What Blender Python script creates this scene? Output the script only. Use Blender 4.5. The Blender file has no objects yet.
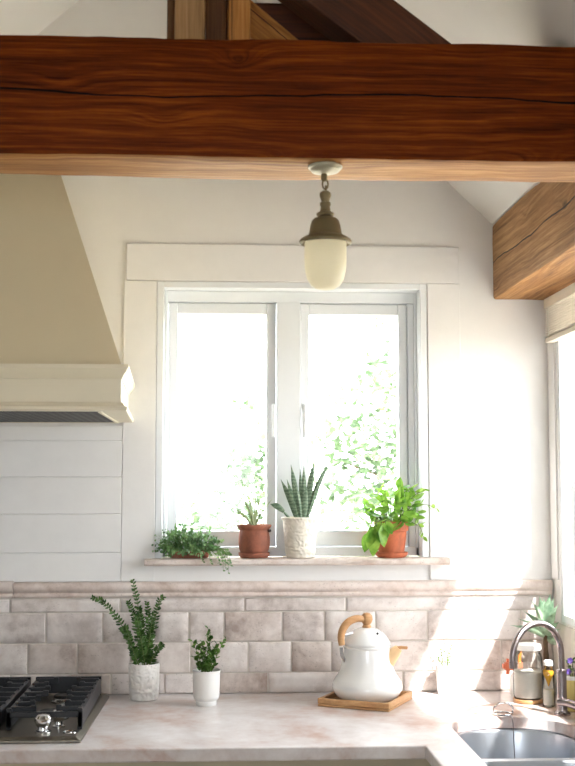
import bpy, bmesh, math, random
from mathutils import Vector, Matrix, noise
sc = bpy.context.scene
COL = sc.collection
PI = math.pi
R = math.radians
rnd = random.Random(7)
V = Vector

# ------------------------------------------------------------------ materials
def lin(c):
    return tuple(((x/255)/12.92 if x/255 <= .04045 else ((x/255+.055)/1.055)**2.4) for x in c)

class NT:
    def __init__(s, name):
        s.m = bpy.data.materials.new(name); s.m.use_nodes = True
        s.t = s.m.node_tree; s.t.nodes.clear()
        s.out = s.n('ShaderNodeOutputMaterial')
    def n(s, typ, **kw):
        nd = s.t.nodes.new(typ)
        for k, v in kw.items():
            if k.startswith('i_'):
                nd.inputs[k[2:].replace('_', ' ')].default_value = v
            else: setattr(nd, k, v)
        return nd
    def l(s, a, b): s.t.links.new(a, b)
    def co(s, scale=(1,1,1), kind='Object', loc=(0,0,0)):
        tc = s.n('ShaderNodeTexCoord'); mp = s.n('ShaderNodeMapping')
        mp.inputs['Scale'].default_value = scale; mp.inputs['Location'].default_value = loc
        s.l(tc.outputs[kind], mp.inputs['Vector']); return mp.outputs['Vector']
    def noise(s, vec, scale, detail=4, rough=.5, dist=0):
        nd = s.n('ShaderNodeTexNoise'); nd.inputs['Scale'].default_value = scale
        nd.inputs['Detail'].default_value = detail; nd.inputs['Roughness'].default_value = rough
        nd.inputs['Distortion'].default_value = dist
        s.l(vec, nd.inputs['Vector']); return nd.outputs['Fac']
    def ramp(s, fac, stops, interp='LINEAR'):
        r = s.n('ShaderNodeValToRGB'); e = r.color_ramp; e.interpolation = interp
        while len(e.elements) < len(stops): e.elements.new(.5)
        for el, (p, c) in zip(e.elements, stops):
            el.position = p; el.color = (*c, 1) if len(c) == 3 else c
        s.l(fac, r.inputs['Fac']); return r.outputs['Color']
    def mix(s, fac, a, b, mode='MIX'):
        m = s.n('ShaderNodeMix', data_type='RGBA', blend_type=mode)
        if isinstance(fac, (int, float)): m.inputs[0].default_value = fac
        else: s.l(fac, m.inputs[0])
        for v, k in ((a, 6), (b, 7)):
            if isinstance(v, tuple): m.inputs[k].default_value = (*v[:3], 1)
            else: s.l(v, m.inputs[k])
        return m.outputs[2]
    def math(s, op, a, b=None, c=None):
        m = s.n('ShaderNodeMath', operation=op)
        for i, v in enumerate((a, b, c)):
            if v is None: continue
            if isinstance(v, (int, float)): m.inputs[i].default_value = v
            else: s.l(v, m.inputs[i])
        return m.outputs[0]
    def bump(s, h, strength=.3, dist=.002):
        b = s.n('ShaderNodeBump'); b.inputs['Strength'].default_value = strength
        b.inputs['Distance'].default_value = dist; s.l(h, b.inputs['Height']); return b.outputs['Normal']
    def bsdf(s, col, rough=.5, metal=0, normal=None, **kw):
        b = s.n('ShaderNodeBsdfPrincipled')
        if isinstance(col, tuple): b.inputs['Base Color'].default_value = (*col[:3], 1)
        else: s.l(col, b.inputs['Base Color'])
        if isinstance(rough, (int, float)): b.inputs['Roughness'].default_value = rough
        else: s.l(rough, b.inputs['Roughness'])
        b.inputs['Metallic'].default_value = metal
        if normal is not None: s.l(normal, b.inputs['Normal'])
        for k, v in kw.items(): b.inputs[k.replace('_', ' ')].default_value = v
        return b
    def end(s, sh):
        s.l(sh if isinstance(sh, bpy.types.NodeSocket) else sh.outputs[0], s.out.inputs['Surface']); return s.m

def paint(name, c, var=.04, rough=.55, bump=.25, scale=9):
    t = NT(name); v = t.co()
    n = t.noise(v, scale, 5, .6); c = lin(c)
    col = t.ramp(n, [(.3, tuple(x*(1-var) for x in c)), (.7, tuple(min(1, x*(1+var*.5)) for x in c))])
    return t.end(t.bsdf(col, rough, 0, t.bump(t.noise(v, 60, 6, .6), bump, .0015)))

def plain(name, c, rough=.4, metal=0, bump=0, bscale=80, **kw):
    t = NT(name); nrm = None
    if bump: nrm = t.bump(t.noise(t.co(), bscale, 4), bump, .001)
    return t.end(t.bsdf(lin(c), rough, metal, nrm, **kw))

def wood(name, dark, mid, light, crack=None, rough=.6, ringscale=16, seed=0, knots=True, spec=.35, along=1.0, warp=.05, kw=.11):
    t = NT(name)
    tc0 = t.n('ShaderNodeTexCoord'); s3 = t.n('ShaderNodeSeparateXYZ'); t.l(tc0.outputs['Object'], s3.inputs[0])
    kv = t.co((.8, 1.5, 1.5), loc=(seed*1.3+.2, .4, .9))
    vo = t.n('ShaderNodeTexVoronoi', feature='F1'); vo.inputs['Scale'].default_value = 5.2; t.l(kv, vo.inputs['Vector'])
    kd = t.math('ADD', vo.outputs['Distance'], t.math('MULTIPLY', t.noise(kv, 30, 3), .05))
    near = t.math('POWER', 2.718, t.math('MULTIPLY', kd, -9.0))
    lo = t.noise(t.co((1.1*along, 5, 5), loc=(seed, 1, 2)), 1.3, 3, .5)
    g = t.math('ADD', s3.outputs['Z'], t.math('MULTIPLY', s3.outputs['Y'], .83))
    g = t.math('ADD', g, t.math('MULTIPLY', lo, warp))
    if knots: g = t.math('ADD', g, t.math('MULTIPLY', near, kw))
    cv = t.n('ShaderNodeCombineXYZ'); t.l(t.math('MULTIPLY', s3.outputs['X'], 1.6*along), cv.inputs['X']); t.l(t.math('MULTIPLY', g, ringscale*5), cv.inputs['Y']); cv.inputs['Z'].default_value = seed
    ringn = t.noise(cv.outputs[0], 1.0, 3, .6)
    fine = t.noise(t.co((3.5, 110, 110), loc=(seed, 0, 0)), 2.0, 5, .65)
    big = t.noise(t.co((1.5, 5, 5), loc=(seed, 3, 0)), 2.2, 4, .6)
    f = t.math('ADD', t.math('MULTIPLY', ringn, .42), t.math('ADD', t.math('MULTIPLY', fine, .36), t.math('MULTIPLY', big, .22)))
    col = t.ramp(f, [(.36, lin(dark)), (.5, lin(mid)), (.64, lin(light))])
    h = f
    if knots:
        k = t.ramp(kd, [(.05, (1, 1, 1)), (.12, (0, 0, 0))])
        col = t.mix(t.math('MULTIPLY', k, .75), col, tuple(x*.28 for x in lin(dark)))
    if crack:
        z0, amp, wid = crack
        tc = t.n('ShaderNodeTexCoord'); sp = t.n('ShaderNodeSeparateXYZ'); t.l(tc.outputs['Object'], sp.inputs[0])
        cx = t.n('ShaderNodeCombineXYZ'); t.l(sp.outputs['X'], cx.inputs['X']); cx.inputs['Y'].default_value = seed
        nz = t.noise(cx.outputs[0], 2.2, 5, .5)
        zc = t.math('ADD', t.math('MULTIPLY', t.math('SUBTRACT', nz, .5), amp), z0)
        d = t.math('ABSOLUTE', t.math('SUBTRACT', sp.outputs['Z'], zc))
        cx2 = t.n('ShaderNodeCombineXYZ'); t.l(sp.outputs['X'], cx2.inputs['X']); cx2.inputs['Y'].default_value = seed+5
        wn = t.math('MULTIPLY', t.ramp(t.noise(cx2.outputs[0], 3.0, 3), [(.3, (.25,)*3), (.6, (1, 1, 1))]), wid)
        q = t.math('DIVIDE', d, wn)
        ck = t.ramp(q, [(.5, (1, 1, 1)), (1.0, (0, 0, 0))])
        # only on the two long upright faces
        ge = t.n('ShaderNodeNewGeometry')
        col = t.mix(ck, col, (.006, .003, .002))
        h = t.math('SUBTRACT', f, t.math('MULTIPLY', ck, 2.5))
    return t.end(t.bsdf(col, rough, 0, t.bump(h, .45, .002), Specular_IOR_Level=spec))

def stone(name, c1, c2, c3, rough=.45, pits=True, scale=5, bump=.3, seed=0):
    t = NT(name); v = t.co(loc=(seed, seed, 0))
    a = t.noise(v, scale, 8, .62, .6); b = t.noise(v, scale*6, 6, .65)
    col = t.ramp(t.math('ADD', t.math('MULTIPLY', a, .7), t.math('MULTIPLY', b, .3)), [(.36, lin(c1)), (.5, lin(c2)), (.64, lin(c3))])
    h = b
    if pits:
        p = t.ramp(t.noise(t.co((1, 1, 1.8), loc=(seed, 2, 1)), scale*22, 4, .6), [(.33, (1,)*3), (.40, (0,)*3)])
        gate = t.ramp(t.noise(v, scale*2.5, 3), [(.45, (0,)*3), (.6, (1,)*3)])
        p = t.math('MULTIPLY', p, gate)
        col = t.mix(t.math('MULTIPLY', p, .5), col, tuple(x*.45 for x in lin(c1)))
        h = t.math('SUBTRACT', b, p)
    return t.end(t.bsdf(col, rough, 0, t.bump(h, bump, .0012), Specular_IOR_Level=.4))

def leafmat(name, dark, light, trans=.35, rough=.42, scale=40):
    t = NT(name)
    n = t.noise(t.co(), scale, 3); col = t.ramp(n, [(.35, lin(dark)), (.65, lin(light))])
    b = t.bsdf(col, rough, Specular_IOR_Level=.4) if False else t.bsdf(col, rough)
    tr = t.n('ShaderNodeBsdfTranslucent'); t.l(col, tr.inputs['Color'])
    mx = t.n('ShaderNodeMixShader'); mx.inputs[0].default_value = trans
    t.l(b.outputs[0], mx.inputs[1]); t.l(tr.outputs[0], mx.inputs[2])
    return t.end(mx)

def thinglass(name, tint=(1, 1, 1), refl=.6, rough=.02):
    t = NT(name)
    tr = t.n('ShaderNodeBsdfTransparent'); tr.inputs[0].default_value = (*tint, 1)
    gl = t.n('ShaderNodeBsdfGlossy'); gl.inputs['Roughness'].default_value = rough
    fr = t.n('ShaderNodeFresnel'); fr.inputs['IOR'].default_value = 1.45
    mx = t.n('ShaderNodeMixShader'); t.l(t.math('MULTIPLY', fr.outputs[0], refl), mx.inputs[0])
    t.l(tr.outputs[0], mx.inputs[1]); t.l(gl.outputs[0], mx.inputs[2])
    return t.end(mx)

M = {}
M['wall'] = paint('wall_paint', (234, 232, 229), .03, .6, .25)
M['board'] = paint('board_paint', (233, 231, 228), .03, .5, .25, 14)
M['ceil'] = paint('ceiling_paint', (228, 226, 222), .02, .7, .1)
M['sash'] = paint('sash_paint', (229, 232, 234), .02, .4, .1, 20)
M['hood'] = paint('hood_paint', (220, 208, 176), .02, .6, .08)
M['hoodtrim'] = paint('hood_trim_paint', (232, 224, 200), .03, .42, .15)
M['cab'] = paint('cabinet_paint', (204, 192, 166), .03, .45, .08)
M['floor'] = wood('floor_wood', (104, 82, 62), (144, 118, 92), (172, 146, 118), seed=3)
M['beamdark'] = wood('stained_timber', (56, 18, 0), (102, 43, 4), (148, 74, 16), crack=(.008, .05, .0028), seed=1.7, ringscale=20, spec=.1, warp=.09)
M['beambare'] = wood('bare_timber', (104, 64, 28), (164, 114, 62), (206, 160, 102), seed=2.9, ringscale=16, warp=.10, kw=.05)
M['beamside'] = wood('weathered_timber', (104, 70, 38), (156, 114, 72), (194, 154, 108), crack=(.002, .055, .0036), seed=5.3, along=1.4, ringscale=16, warp=.04, kw=.05)
M['post'] = wood('post_timber', (128, 96, 64), (170, 132, 90), (200, 164, 120), seed=8.1)
M['postdark'] = wood('brown_timber', (62, 38, 20), (96, 62, 34), (124, 84, 50), seed=9.1)
M['strut'] = wood('honey_timber', (120, 74, 32), (176, 118, 58), (206, 150, 86), crack=(.012, .02, .0014), seed=4.4)
M['rafter'] = wood('rafter_timber', (44, 20, 8), (74, 38, 16), (98, 54, 26), seed=6.2)
M['tile'] = stone('tile_travertine', (170, 155, 147), (212, 202, 196), (230, 223, 218), .5, True, 7, .45)
M['tile2'] = stone('tile_travertine_warm', (162, 144, 134), (204, 191, 183), (224, 214, 207), .5, True, 7, .45, 3.3)
M['tile3'] = stone('tile_travertine_pale', (190, 178, 172), (222, 213, 208), (236, 229, 225), .5, True, 6, .4, 7.3)
M['grout'] = paint('grout', (214, 207, 198), .05, .8, .3, 40)
M['ledge'] = stone('ledge_travertine', (186, 166, 154), (218, 203, 194), (232, 221, 213), .45, True, 8, .3, 1.1)
M['sillstone'] = stone('sill_travertine', (184, 164, 152), (212, 198, 188), (226, 216, 208), .5, True, 9, .4, 5.1)
M['counter'] = stone('worktop_travertine', (182, 146, 130), (208, 199, 196), (228, 224, 224), .28, False, 4, .05, 2.2)
M['steel'] = plain('brushed_steel', (178, 178, 180), .27, 1, .1, 200)
M['sink'] = plain('sink_steel', (188, 194, 202), .32, 1, .06, 200)
M['chrome'] = plain('chrome', (210, 210, 210), .08, 1)
M['nickel'] = plain('aged_nickel', (150, 140, 140), .24, 1)
M['iron'] = plain('cast_iron', (36, 38, 42), .34, 0, .4, 120)
M['burner'] = plain('burner_black', (24, 24, 26), .5, 0)
M['cooktop'] = plain('cooktop_steel', (132, 127, 118), .42, 1, .08, 160)
M['enamel'] = plain('white_enamel', (238, 238, 236), .12, 0, 0, Coat_Weight=.5)
M['lightwood'] = wood('light_wood', (176, 128, 84), (194, 148, 102), (210, 168, 122), seed=2.1, ringscale=10, knots=False, rough=.45, along=3)
M['ceramic'] = plain('white_ceramic', (236, 234, 230), .35, 0, .15, 90)
M['glaze'] = plain('white_glaze', (236, 234, 230), .25)
M['bronze'] = plain('aged_bronze', (122, 110, 82), .48, .55, .3, 120)
M['canopy'] = plain('canopy_metal', (176, 172, 152), .42, .4, .3, 90)
M['soil'] = paint('soil', (62, 46, 34), .3, .9, 1, 60)
M['fil'] = plain('spout_wood', (222, 186, 140), .5)

def embossed(name, c):
    t = NT(name); v = t.co()
    vo = t.n('ShaderNodeTexVoronoi', feature='SMOOTH_F1'); vo.inputs['Scale'].default_value = 85
    nv = t.n('ShaderNodeVectorMath', operation='ADD'); t.l(v, nv.inputs[0])
    nn = t.n('ShaderNodeTexNoise'); nn.inputs['Scale'].default_value = 30; t.l(v, nn.inputs['Vector'])
    sc_ = t.n('ShaderNodeVectorMath', operation='SCALE'); sc_.inputs['Scale'].default_value = .03
    t.l(nn.outputs['Color'], sc_.inputs[0]); t.l(sc_.outputs[0], nv.inputs[1])
    t.l(nv.outputs[0], vo.inputs['Vector'])
    b = t.bump(vo.outputs['Distance'], .75, .006)
    return t.end(t.bsdf(lin(c), .38, 0, b))
M['emboss'] = embossed('embossed_ceramic', (236, 233, 228))
M['emboss2'] = embossed('embossed_cream_ceramic', (226, 219, 204))

def terracotta(name, c, pale, seed):
    t = NT(name); v = t.co(loc=(seed, 0, 0))
    n = t.noise(v, 14, 6, .65, .5)
    col = t.ramp(n, [(.38, lin(tuple(x*.8 for x in c))), (.55, lin(c)), (.72, lin(pale))])
    return t.end(t.bsdf(col, .75, 0, t.bump(t.noise(v, 90, 4), .3, .001)))
M['terra'] = terracotta('terracotta', (186, 98, 62), (208, 132, 98), 1)
M['terra2'] = terracotta('weathered_terracotta', (156, 92, 68), (186, 138, 118), 4)
M['leaf_fern'] = leafmat('frond_leaf', (34, 66, 24), (86, 124, 52), .25)
M['leaf_box'] = leafmat('sprig_leaf', (52, 84, 34), (104, 142, 62), .3)
M['leaf_trail'] = leafmat('trailing_leaf', (62, 108, 56), (146, 182, 120), .3)
M['leaf_aloe'] = leafmat('pale_spike_leaf', (122, 142, 96), (176, 190, 140), .3)
M['leaf_bright'] = leafmat('bright_leaf', (92, 146, 44), (168, 206, 92), .45)
M['leaf_yucca'] = leafmat('yucca_leaf', (104, 140, 108), (176, 198, 168), .25)
M['leaf_tree'] = leafmat('tree_leaf', (74, 94, 66), (108, 130, 94), .45, scale=4)
M['stem'] = plain('green_stem', (92, 112, 56), .6)
M['bark'] = paint('bark', (104, 82, 62), .3, .9, 1, 20)
M['pane'] = thinglass('window_pane')
M['jarglass'] = thinglass('jar_glass', (.95, .97, .96), 1.0)
M['flour'] = paint('flour', (242, 236, 228), .05, .9, .3, 60)
M['oil'] = plain('amber_oil', (226, 168, 48), .2)
M['coral'] = plain('coral_plastic', (214, 116, 80), .45)
M['orange'] = plain('orange_plastic', (228, 140, 62), .4)
M['yellow'] = plain('yellow_glaze', (214, 196, 120), .35)
M['purple'] = plain('purple_petal', (74, 48, 120), .6)
M['grass'] = paint('pale_gravel', (176, 168, 150), .15, .9, .5, 3)
M['blind'] = paint('blind_slat', (240, 231, 219), .06, .6, .2, 30)
M['cord'] = plain('cord', (226, 222, 210), .8)
M['rail'] = paint('rail_paint', (216, 206, 190), .04, .5, .1)

def snake():
    t = NT('snake_plant_leaf')
    w = t.n('ShaderNodeTexWave', wave_type='BANDS', bands_direction='Z'); w.inputs['Scale'].default_value = 34
    w.inputs['Distortion'].default_value = 6; w.inputs['Detail'].default_value = 3; w.inputs['Detail Scale'].default_value = 3
    t.l(t.co(), w.inputs['Vector'])
    return t.end(t.bsdf(t.ramp(w.outputs['Fac'], [(.2, lin((86, 110, 84))), (.8, lin((124, 144, 118)))]), .5))
M['snake'] = snake()
def filt():
    t = NT('filter_mesh')
    v = t.co((34, 34, 34)); c = t.n('ShaderNodeTexVoronoi', feature='F1'); c.inputs['Scale'].default_value = 1.6
    c.inputs['Randomness'].default_value = .15; t.l(v, c.inputs['Vector'])
    col = t.ramp(c.outputs['Distance'], [(.2, (.004, .004, .004)), (.55, (.07, .068, .065))])
    return t.end(t.bsdf(col, .55, .2, t.bump(c.outputs['Distance'], .8, .004)))
M['filter'] = filt()
def frosted():
    t = NT('frosted_glass')
    b = t.bsdf(lin((250, 246, 230)), .35)
    tr = t.n('ShaderNodeBsdfTranslucent'); tr.inputs['Color'].default_value = (*lin((252, 248, 232)), 1)
    mx = t.n('ShaderNodeMixShader'); mx.inputs[0].default_value = .6
    t.l(b.outputs[0], mx.inputs[1]); t.l(tr.outputs[0], mx.inputs[2]); return t.end(mx)
M['frost'] = frosted()
def dimmermat():  # partly see-through sheet, made to dim the sun at the lower right sash
    t = NT('sun_dimmer')
    a = t.n('ShaderNodeBsdfTransparent'); b = t.n('ShaderNodeBsdfDiffuse'); b.inputs[0].default_value = (.25, .25, .25, 1)
    mx = t.n('ShaderNodeMixShader'); mx.inputs[0].default_value = .15
    t.l(a.outputs[0], mx.inputs[1]); t.l(b.outputs[0], mx.inputs[2]); return t.end(mx)
M['dimmer'] = dimmermat()

# ------------------------------------------------------------------ mesh helpers
class MB:
    def __init__(s): s.v = []; s.f = []; s.mi = []; s.cur = 0
    def add(s, vs, fs):
        o = len(s.v); s.v += [V(p) for p in vs]
        for f in fs: s.f.append([o+i for i in f]); s.mi.append(s.cur)
        return s
    def box(s, x0, x1, y0, y1, z0, z1, mat=None):
        vs = [V((x, y, z)) for z in (z0, z1) for y in (y0, y1) for x in (x0, x1)]
        if mat: vs = [mat @ p for p in vs]
        return s.add(vs, [(0, 2, 3, 1), (4, 5, 7, 6), (0, 1, 5, 4), (2, 6, 7, 3), (0, 4, 6, 2), (1, 3, 7, 5)])
    def lathe(s, prof, c=(0, 0, 0), seg=32, mat=None, caps=False):
        vs = []
        for r, z in prof:
            for k in range(seg):
                a = 2*PI*k/seg; vs.append(V((r*math.cos(a), r*math.sin(a), z)))
        if mat: vs = [mat @ p for p in vs]
        vs = [p+V(c) for p in vs]
        fs = []
        for i in range(len(prof)-1):
            for k in range(seg):
                k2 = (k+1) % seg
                fs.append((i*seg+k, i*seg+k2, (i+1)*seg+k2, (i+1)*seg+k))
        if caps:
            fs.append(tuple(range(seg))[::-1]); fs.append(tuple((len(prof)-1)*seg+k for k in range(seg)))
        return s.add(vs, fs)
    def tube(s, pts, rad, seg=8, caps=True):
        pts = [V(p) for p in pts]; n = len(pts)
        if isinstance(rad, (int, float)): rad = [rad]*n
        vs = []; nrm = None
        for i, p in enumerate(pts):
            t = (pts[min(i+1, n-1)]-pts[max(i-1, 0)]).normalized()
            if nrm is None: nrm = t.orthogonal().normalized()
            else: nrm = (nrm-t*nrm.dot(t)).normalized()
            b = t.cross(nrm)
            for k in range(seg):
                a = 2*PI*k/seg; vs.append(p+(nrm*math.cos(a)+b*math.sin(a))*rad[i])
        fs = [(i*seg+k, i*seg+(k+1) % seg, (i+1)*seg+(k+1) % seg, (i+1)*seg+k) for i in range(n-1) for k in range(seg)]
        if caps: fs += [tuple(range(seg))[::-1], tuple((n-1)*seg+k for k in range(seg))]
        return s.add(vs, fs)
    def leaf(s, base, d, up, L, W, bend=0., n=5, fold=.25, shape=1.0, twist=0):
        base = V(base); d = V(d).normalized(); up = V(up); up = (up-d*up.dot(d))
        if up.length < 1e-4: up = d.orthogonal()
        up.normalize(); side = d.cross(up)
        if twist:
            q = Matrix.Rotation(twist, 3, d); up = q @ up; side = q @ side
        vs = []; p = base.copy()
        for i in range(n+1):
            t = i/n; w = W*.5*(math.sin(PI*min(1, t**shape*.97+.03))**.8 if i < n else 0.02)
            if i == 0: w = W*.08
            vs += [p-side*w+up*w*fold, p.copy(), p+side*w+up*w*fold]
            ang = bend/n; q = Matrix.Rotation(ang, 3, side)
            d = q @ d; up = q @ up; p = p+d*(L/n)
        fs = []
        for i in range(n):
            a = i*3; fs += [(a, a+1, a+4, a+3), (a+1, a+2, a+5, a+4)]
        return s.add(vs, fs)
    def blade(s, pts, w, th, prof):
        """thick strap leaf along pts; prof(t)->relative width"""
        pts = [V(p) for p in pts]; n = len(pts); vs = []
        for i, p in enumerate(pts):
            t = (pts[min(i+1, n-1)]-pts[max(i-1, 0)]).normalized()
            side = t.cross(V(w[1])).normalized(); nn = side.cross(t)
            ww = w[0]*.5*prof(i/(n-1)); hh = th*.5*max(.25, prof(i/(n-1)))
            vs += [p-side*ww+nn*ww*.35, p+nn*hh*-1, p+side*ww+nn*ww*.35, p+nn*(hh)]
        fs = [(i*4+k, i*4+(k+1) % 4, (i+1)*4+(k+1) % 4, (i+1)*4+k) for i in range(n-1) for k in range(4)]
        fs += [(3, 2, 1, 0), tuple((n-1)*4+k for k in range(4))]
        return s.add(vs, fs)
    def sweep(s, prof, path_a, path_b):
        """prof: list of (y,z) pairs, swept in x from path_a to path_b"""
        n = len(prof); vs = [V((path_a, y, z)) for y, z in prof]+[V((path_b, y, z)) for y, z in prof]
        fs = [(k, (k+1) % n, n+(k+1) % n, n+k) for k in range(n)]+[tuple(range(n))[::-1], tuple(n+k for k in range(n))]
        return s.add(vs, fs)
    def build(s, name, mats, parent=None, bevel=0, smooth=35, origin=None, solid=0):
        me = bpy.data.meshes.new(name)
        if parent is not None: org = WORLD[parent.name]
        elif origin is not None: org = V(origin)
        else:
            xs = [p.x for p in s.v]; ys = [p.y for p in s.v]; zs = [p.z for p in s.v]
            org = V(((min(xs)+max(xs))/2, (min(ys)+max(ys))/2, min(zs)))
        me.from_pydata([p-org for p in s.v], [], s.f)
        if not isinstance(mats, (list, tuple)): mats = [mats]
        for m in mats: me.materials.append(m)
        me.polygons.foreach_set('material_index', s.mi)
        bm = bmesh.new(); bm.from_mesh(me); bmesh.ops.recalc_face_normals(bm, faces=bm.faces[:]) if not s_leafy(name) else None
        bm.to_mesh(me); bm.free()
        if smooth:
            me.shade_smooth(); me.set_sharp_from_angle(angle=R(smooth))
        o = bpy.data.objects.new(name, me); COL.objects.link(o)
        if parent is not None: o.parent = parent; WORLD[o.name] = org
        else: o.location = org; WORLD[o.name] = org
        if bevel:
            b = o.modifiers.new('bevel', 'BEVEL'); b.width = bevel; b.segments = 2; b.limit_method = 'ANGLE'; b.angle_limit = R(40)
        if solid:
            b = o.modifiers.new('solid', 'SOLIDIFY'); b.thickness = solid; b.offset = 0
        return o
def s_leafy(n): return n in ('foliage', 'crown')
WORLD = {}
def tag(o, label=None, cat=None, group=None, kind=None):
    if label: o['label'] = label
    if cat: o['category'] = cat
    if group: o['group'] = group
    if kind: o['kind'] = kind
    return o
def thing(name, loc, label, cat, group=None):
    o = bpy.data.objects.new(name, None); COL.objects.link(o); o.location = loc; o.empty_display_size = .05
    WORLD[o.name] = V(loc); return tag(o, label, cat, group)
def struct(o): o['kind'] = 'structure'; return o
def bx(name, m, *d, parent=None, bevel=0):
    return MB().box(*d).build(name, m, parent, bevel)
def arc(c, r, a0, a1, n, ux, uy):
    return [V(c)+V(ux)*(r*math.cos(a0+(a1-a0)*i/n))+V(uy)*(r*math.sin(a0+(a1-a0)*i/n)) for i in range(n+1)]
def spline(pts, n=6):
    pts = [V(p) for p in pts]; out = []
    P = [pts[0]*2-pts[1]]+pts+[pts[-1]*2-pts[-2]]
    for i in range(1, len(P)-2):
        for k in range(n):
            t = k/n; a, b, c, d = P[i-1:i+3]
            out.append(.5*((2*b)+(c-a)*t+(2*a-5*b+4*c-d)*t*t+(3*b-a-3*c+d)*t**3))
    out.append(pts[-1]); return out

# ------------------------------------------------------------------ room dimensions
XR, XL, YF = .888, -1.25, -4.6           # right wall, left wall, wall behind the camera
WX0, WX1, WZ0, WZ1 = -.1635, .5575, 1.262, 1.9915   # back window opening
RY0, RY1, RZ0, RZ1 = -1.12, -.075, 1.10, 1.985      # right window opening
ZC = .915
def ceilL(x): return 3.1016+.9*x
def ceilR(x): return 2.158+.95*(.7385-x)
XP = (2.158+.95*.7385-3.1016)/(.9+.95); ZP = ceilL(XP)

# back wall (gable) with window opening, built of blocks
mb = MB(); T = .12
def gable(x0, x1, z0, ztops):   # ztops: list of (x,z)
    pts = [(x0, z0)]+[(x1, z0)]+ztops[::-1]
    n = len(pts)
    mb.add([V((x, 0, z)) for x, z in pts]+[V((x, T, z)) for x, z in pts],
           [tuple(range(n)), tuple(n+k for k in range(n))[::-1]]+[(k, n+k, n+(k+1) % n, (k+1) % n) for k in range(n)])
gable(XL-.1, WX0, 0, [(XL-.1, WZ1), (WX0, WZ1)])
gable(WX1, XR+.1, 0, [(WX1, WZ1), (XR+.1, WZ1)])
mb.box(WX0, WX1, 0, T, 0, WZ0-.02)
gable(XL-.1, XR+.1, WZ1, [(XL-.1, WZ1+.05), (XP, ZP+.15), (XR+.1, 2.2)])
struct(mb.build('wall_back', M['wall'], smooth=0))

# right wall with window opening
mb = MB(); X2 = XR+.10
mb.box(XR, X2, YF, RY0, 0, 2.25); mb.box(XR, X2, RY1, -.0, 0, 2.25)
mb.box(XR, X2, RY0, RY1, 0, RZ0); mb.box(XR, X2, RY0, RY1, RZ1, 2.25)
struct(mb.build('wall_right', M['wall'], smooth=0))
mb = MB(); mb.box(XL-.1, XL, YF, 0, 0, 2.05)
struct(mb.build('wall_left', M['wall'], smooth=0))
# wall behind the camera; unseen window opening added, sized for the fill light
FX0, FX1, FZ0, FZ1 = -.55, .30, .95, 2.0
mb = MB(); mb.box(XL-.1, FX0, YF-.1, YF, 0, 2.2); mb.box(FX1, X2, YF-.1, YF, 0, 2.2)
mb.box(FX0, FX1, YF-.1, YF, 0, FZ0); mb.box(FX0, FX1, YF-.1, YF, FZ1, 2.2); mb.box(XL-.1, X2, YF-.1, YF, 2.2, 3.1)
struct(mb.build('wall_front', M['wall'], smooth=0))
f = struct(MB().box(FX0, FX0+.05, YF-.08, YF-.02, FZ0, FZ1).box(FX1-.05, FX1, YF-.08, YF-.02, FZ0, FZ1).box(FX0+.05, FX1-.05, YF-.08, YF-.02, FZ0, FZ0+.05)
           .box(FX0+.05, FX1-.05, YF-.08, YF-.02, FZ1-.05, FZ1).box(-.175, -.125, YF-.08, YF-.02, FZ0+.05, FZ1-.05).build('fill_window', M['sash'], smooth=0))
bx('pane', M['pane'], FX0+.05, FX1-.05, YF-.052, YF-.048, FZ0+.05, FZ1-.05, parent=f)
struct(bx('floor', M['floor'], XL-.1, X2, YF-.1, T, -.1, 0))
# ceiling: two pitched slopes and the strip over the wall plate
mb = MB()
def slab(xa, za, xb, zb, t=.08):
    mb.add([(xa, YF-.1, za), (xb, YF-.1, zb), (xb, T, zb), (xa, T, za), (xa, YF-.1, za+t), (xb, YF-.1, zb+t), (xb, T, zb+t), (xa, T, za+t)],
           [(0, 3, 2, 1), (4, 5, 6, 7), (0, 1, 5, 4), (2, 3, 7, 6), (1, 2, 6, 5), (0, 4, 7, 3)])
slab(XL-.1, ceilL(XL-.1), XP, ZP); slab(XP, ZP, .7385, 2.158); slab(.7385, 2.158, X2, 2.158)
struct(mb.build('ceiling', M['ceil'], smooth=0))

# painted boards round the window and planks on the left
k = 0
def trim(m, *d, bevel=.0012):
    global k; k += 1
    return struct(bx('trim_%d' % k, m, *d, bevel=bevel))
trim(M['board'], -.245, .6455, -.009, -.0002, 1.993, 2.092)           # head board
trim(M['board'], -.2503, -.165, -.006, -.0002, 1.203, 1.9915)         # left casing
trim(M['board'], .5595, .6475, -.006, -.0002, 1.203, 1.9915)          # right casing
for z0, z1 in ((1.203, 1.276), (1.2775, 1.376), (1.3775, 1.4725), (1.474, 1.567), (1.5685, 1.606)):
    trim(M['board'], XL+.002, -.2515, -.006, -.0002, z0, z1, bevel=.0015)
trim(M['board'], XR-.0045, XR-.0005, -.064, -.0065, 1.206, 1.945)       # casing on the right wall at the corner

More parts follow.
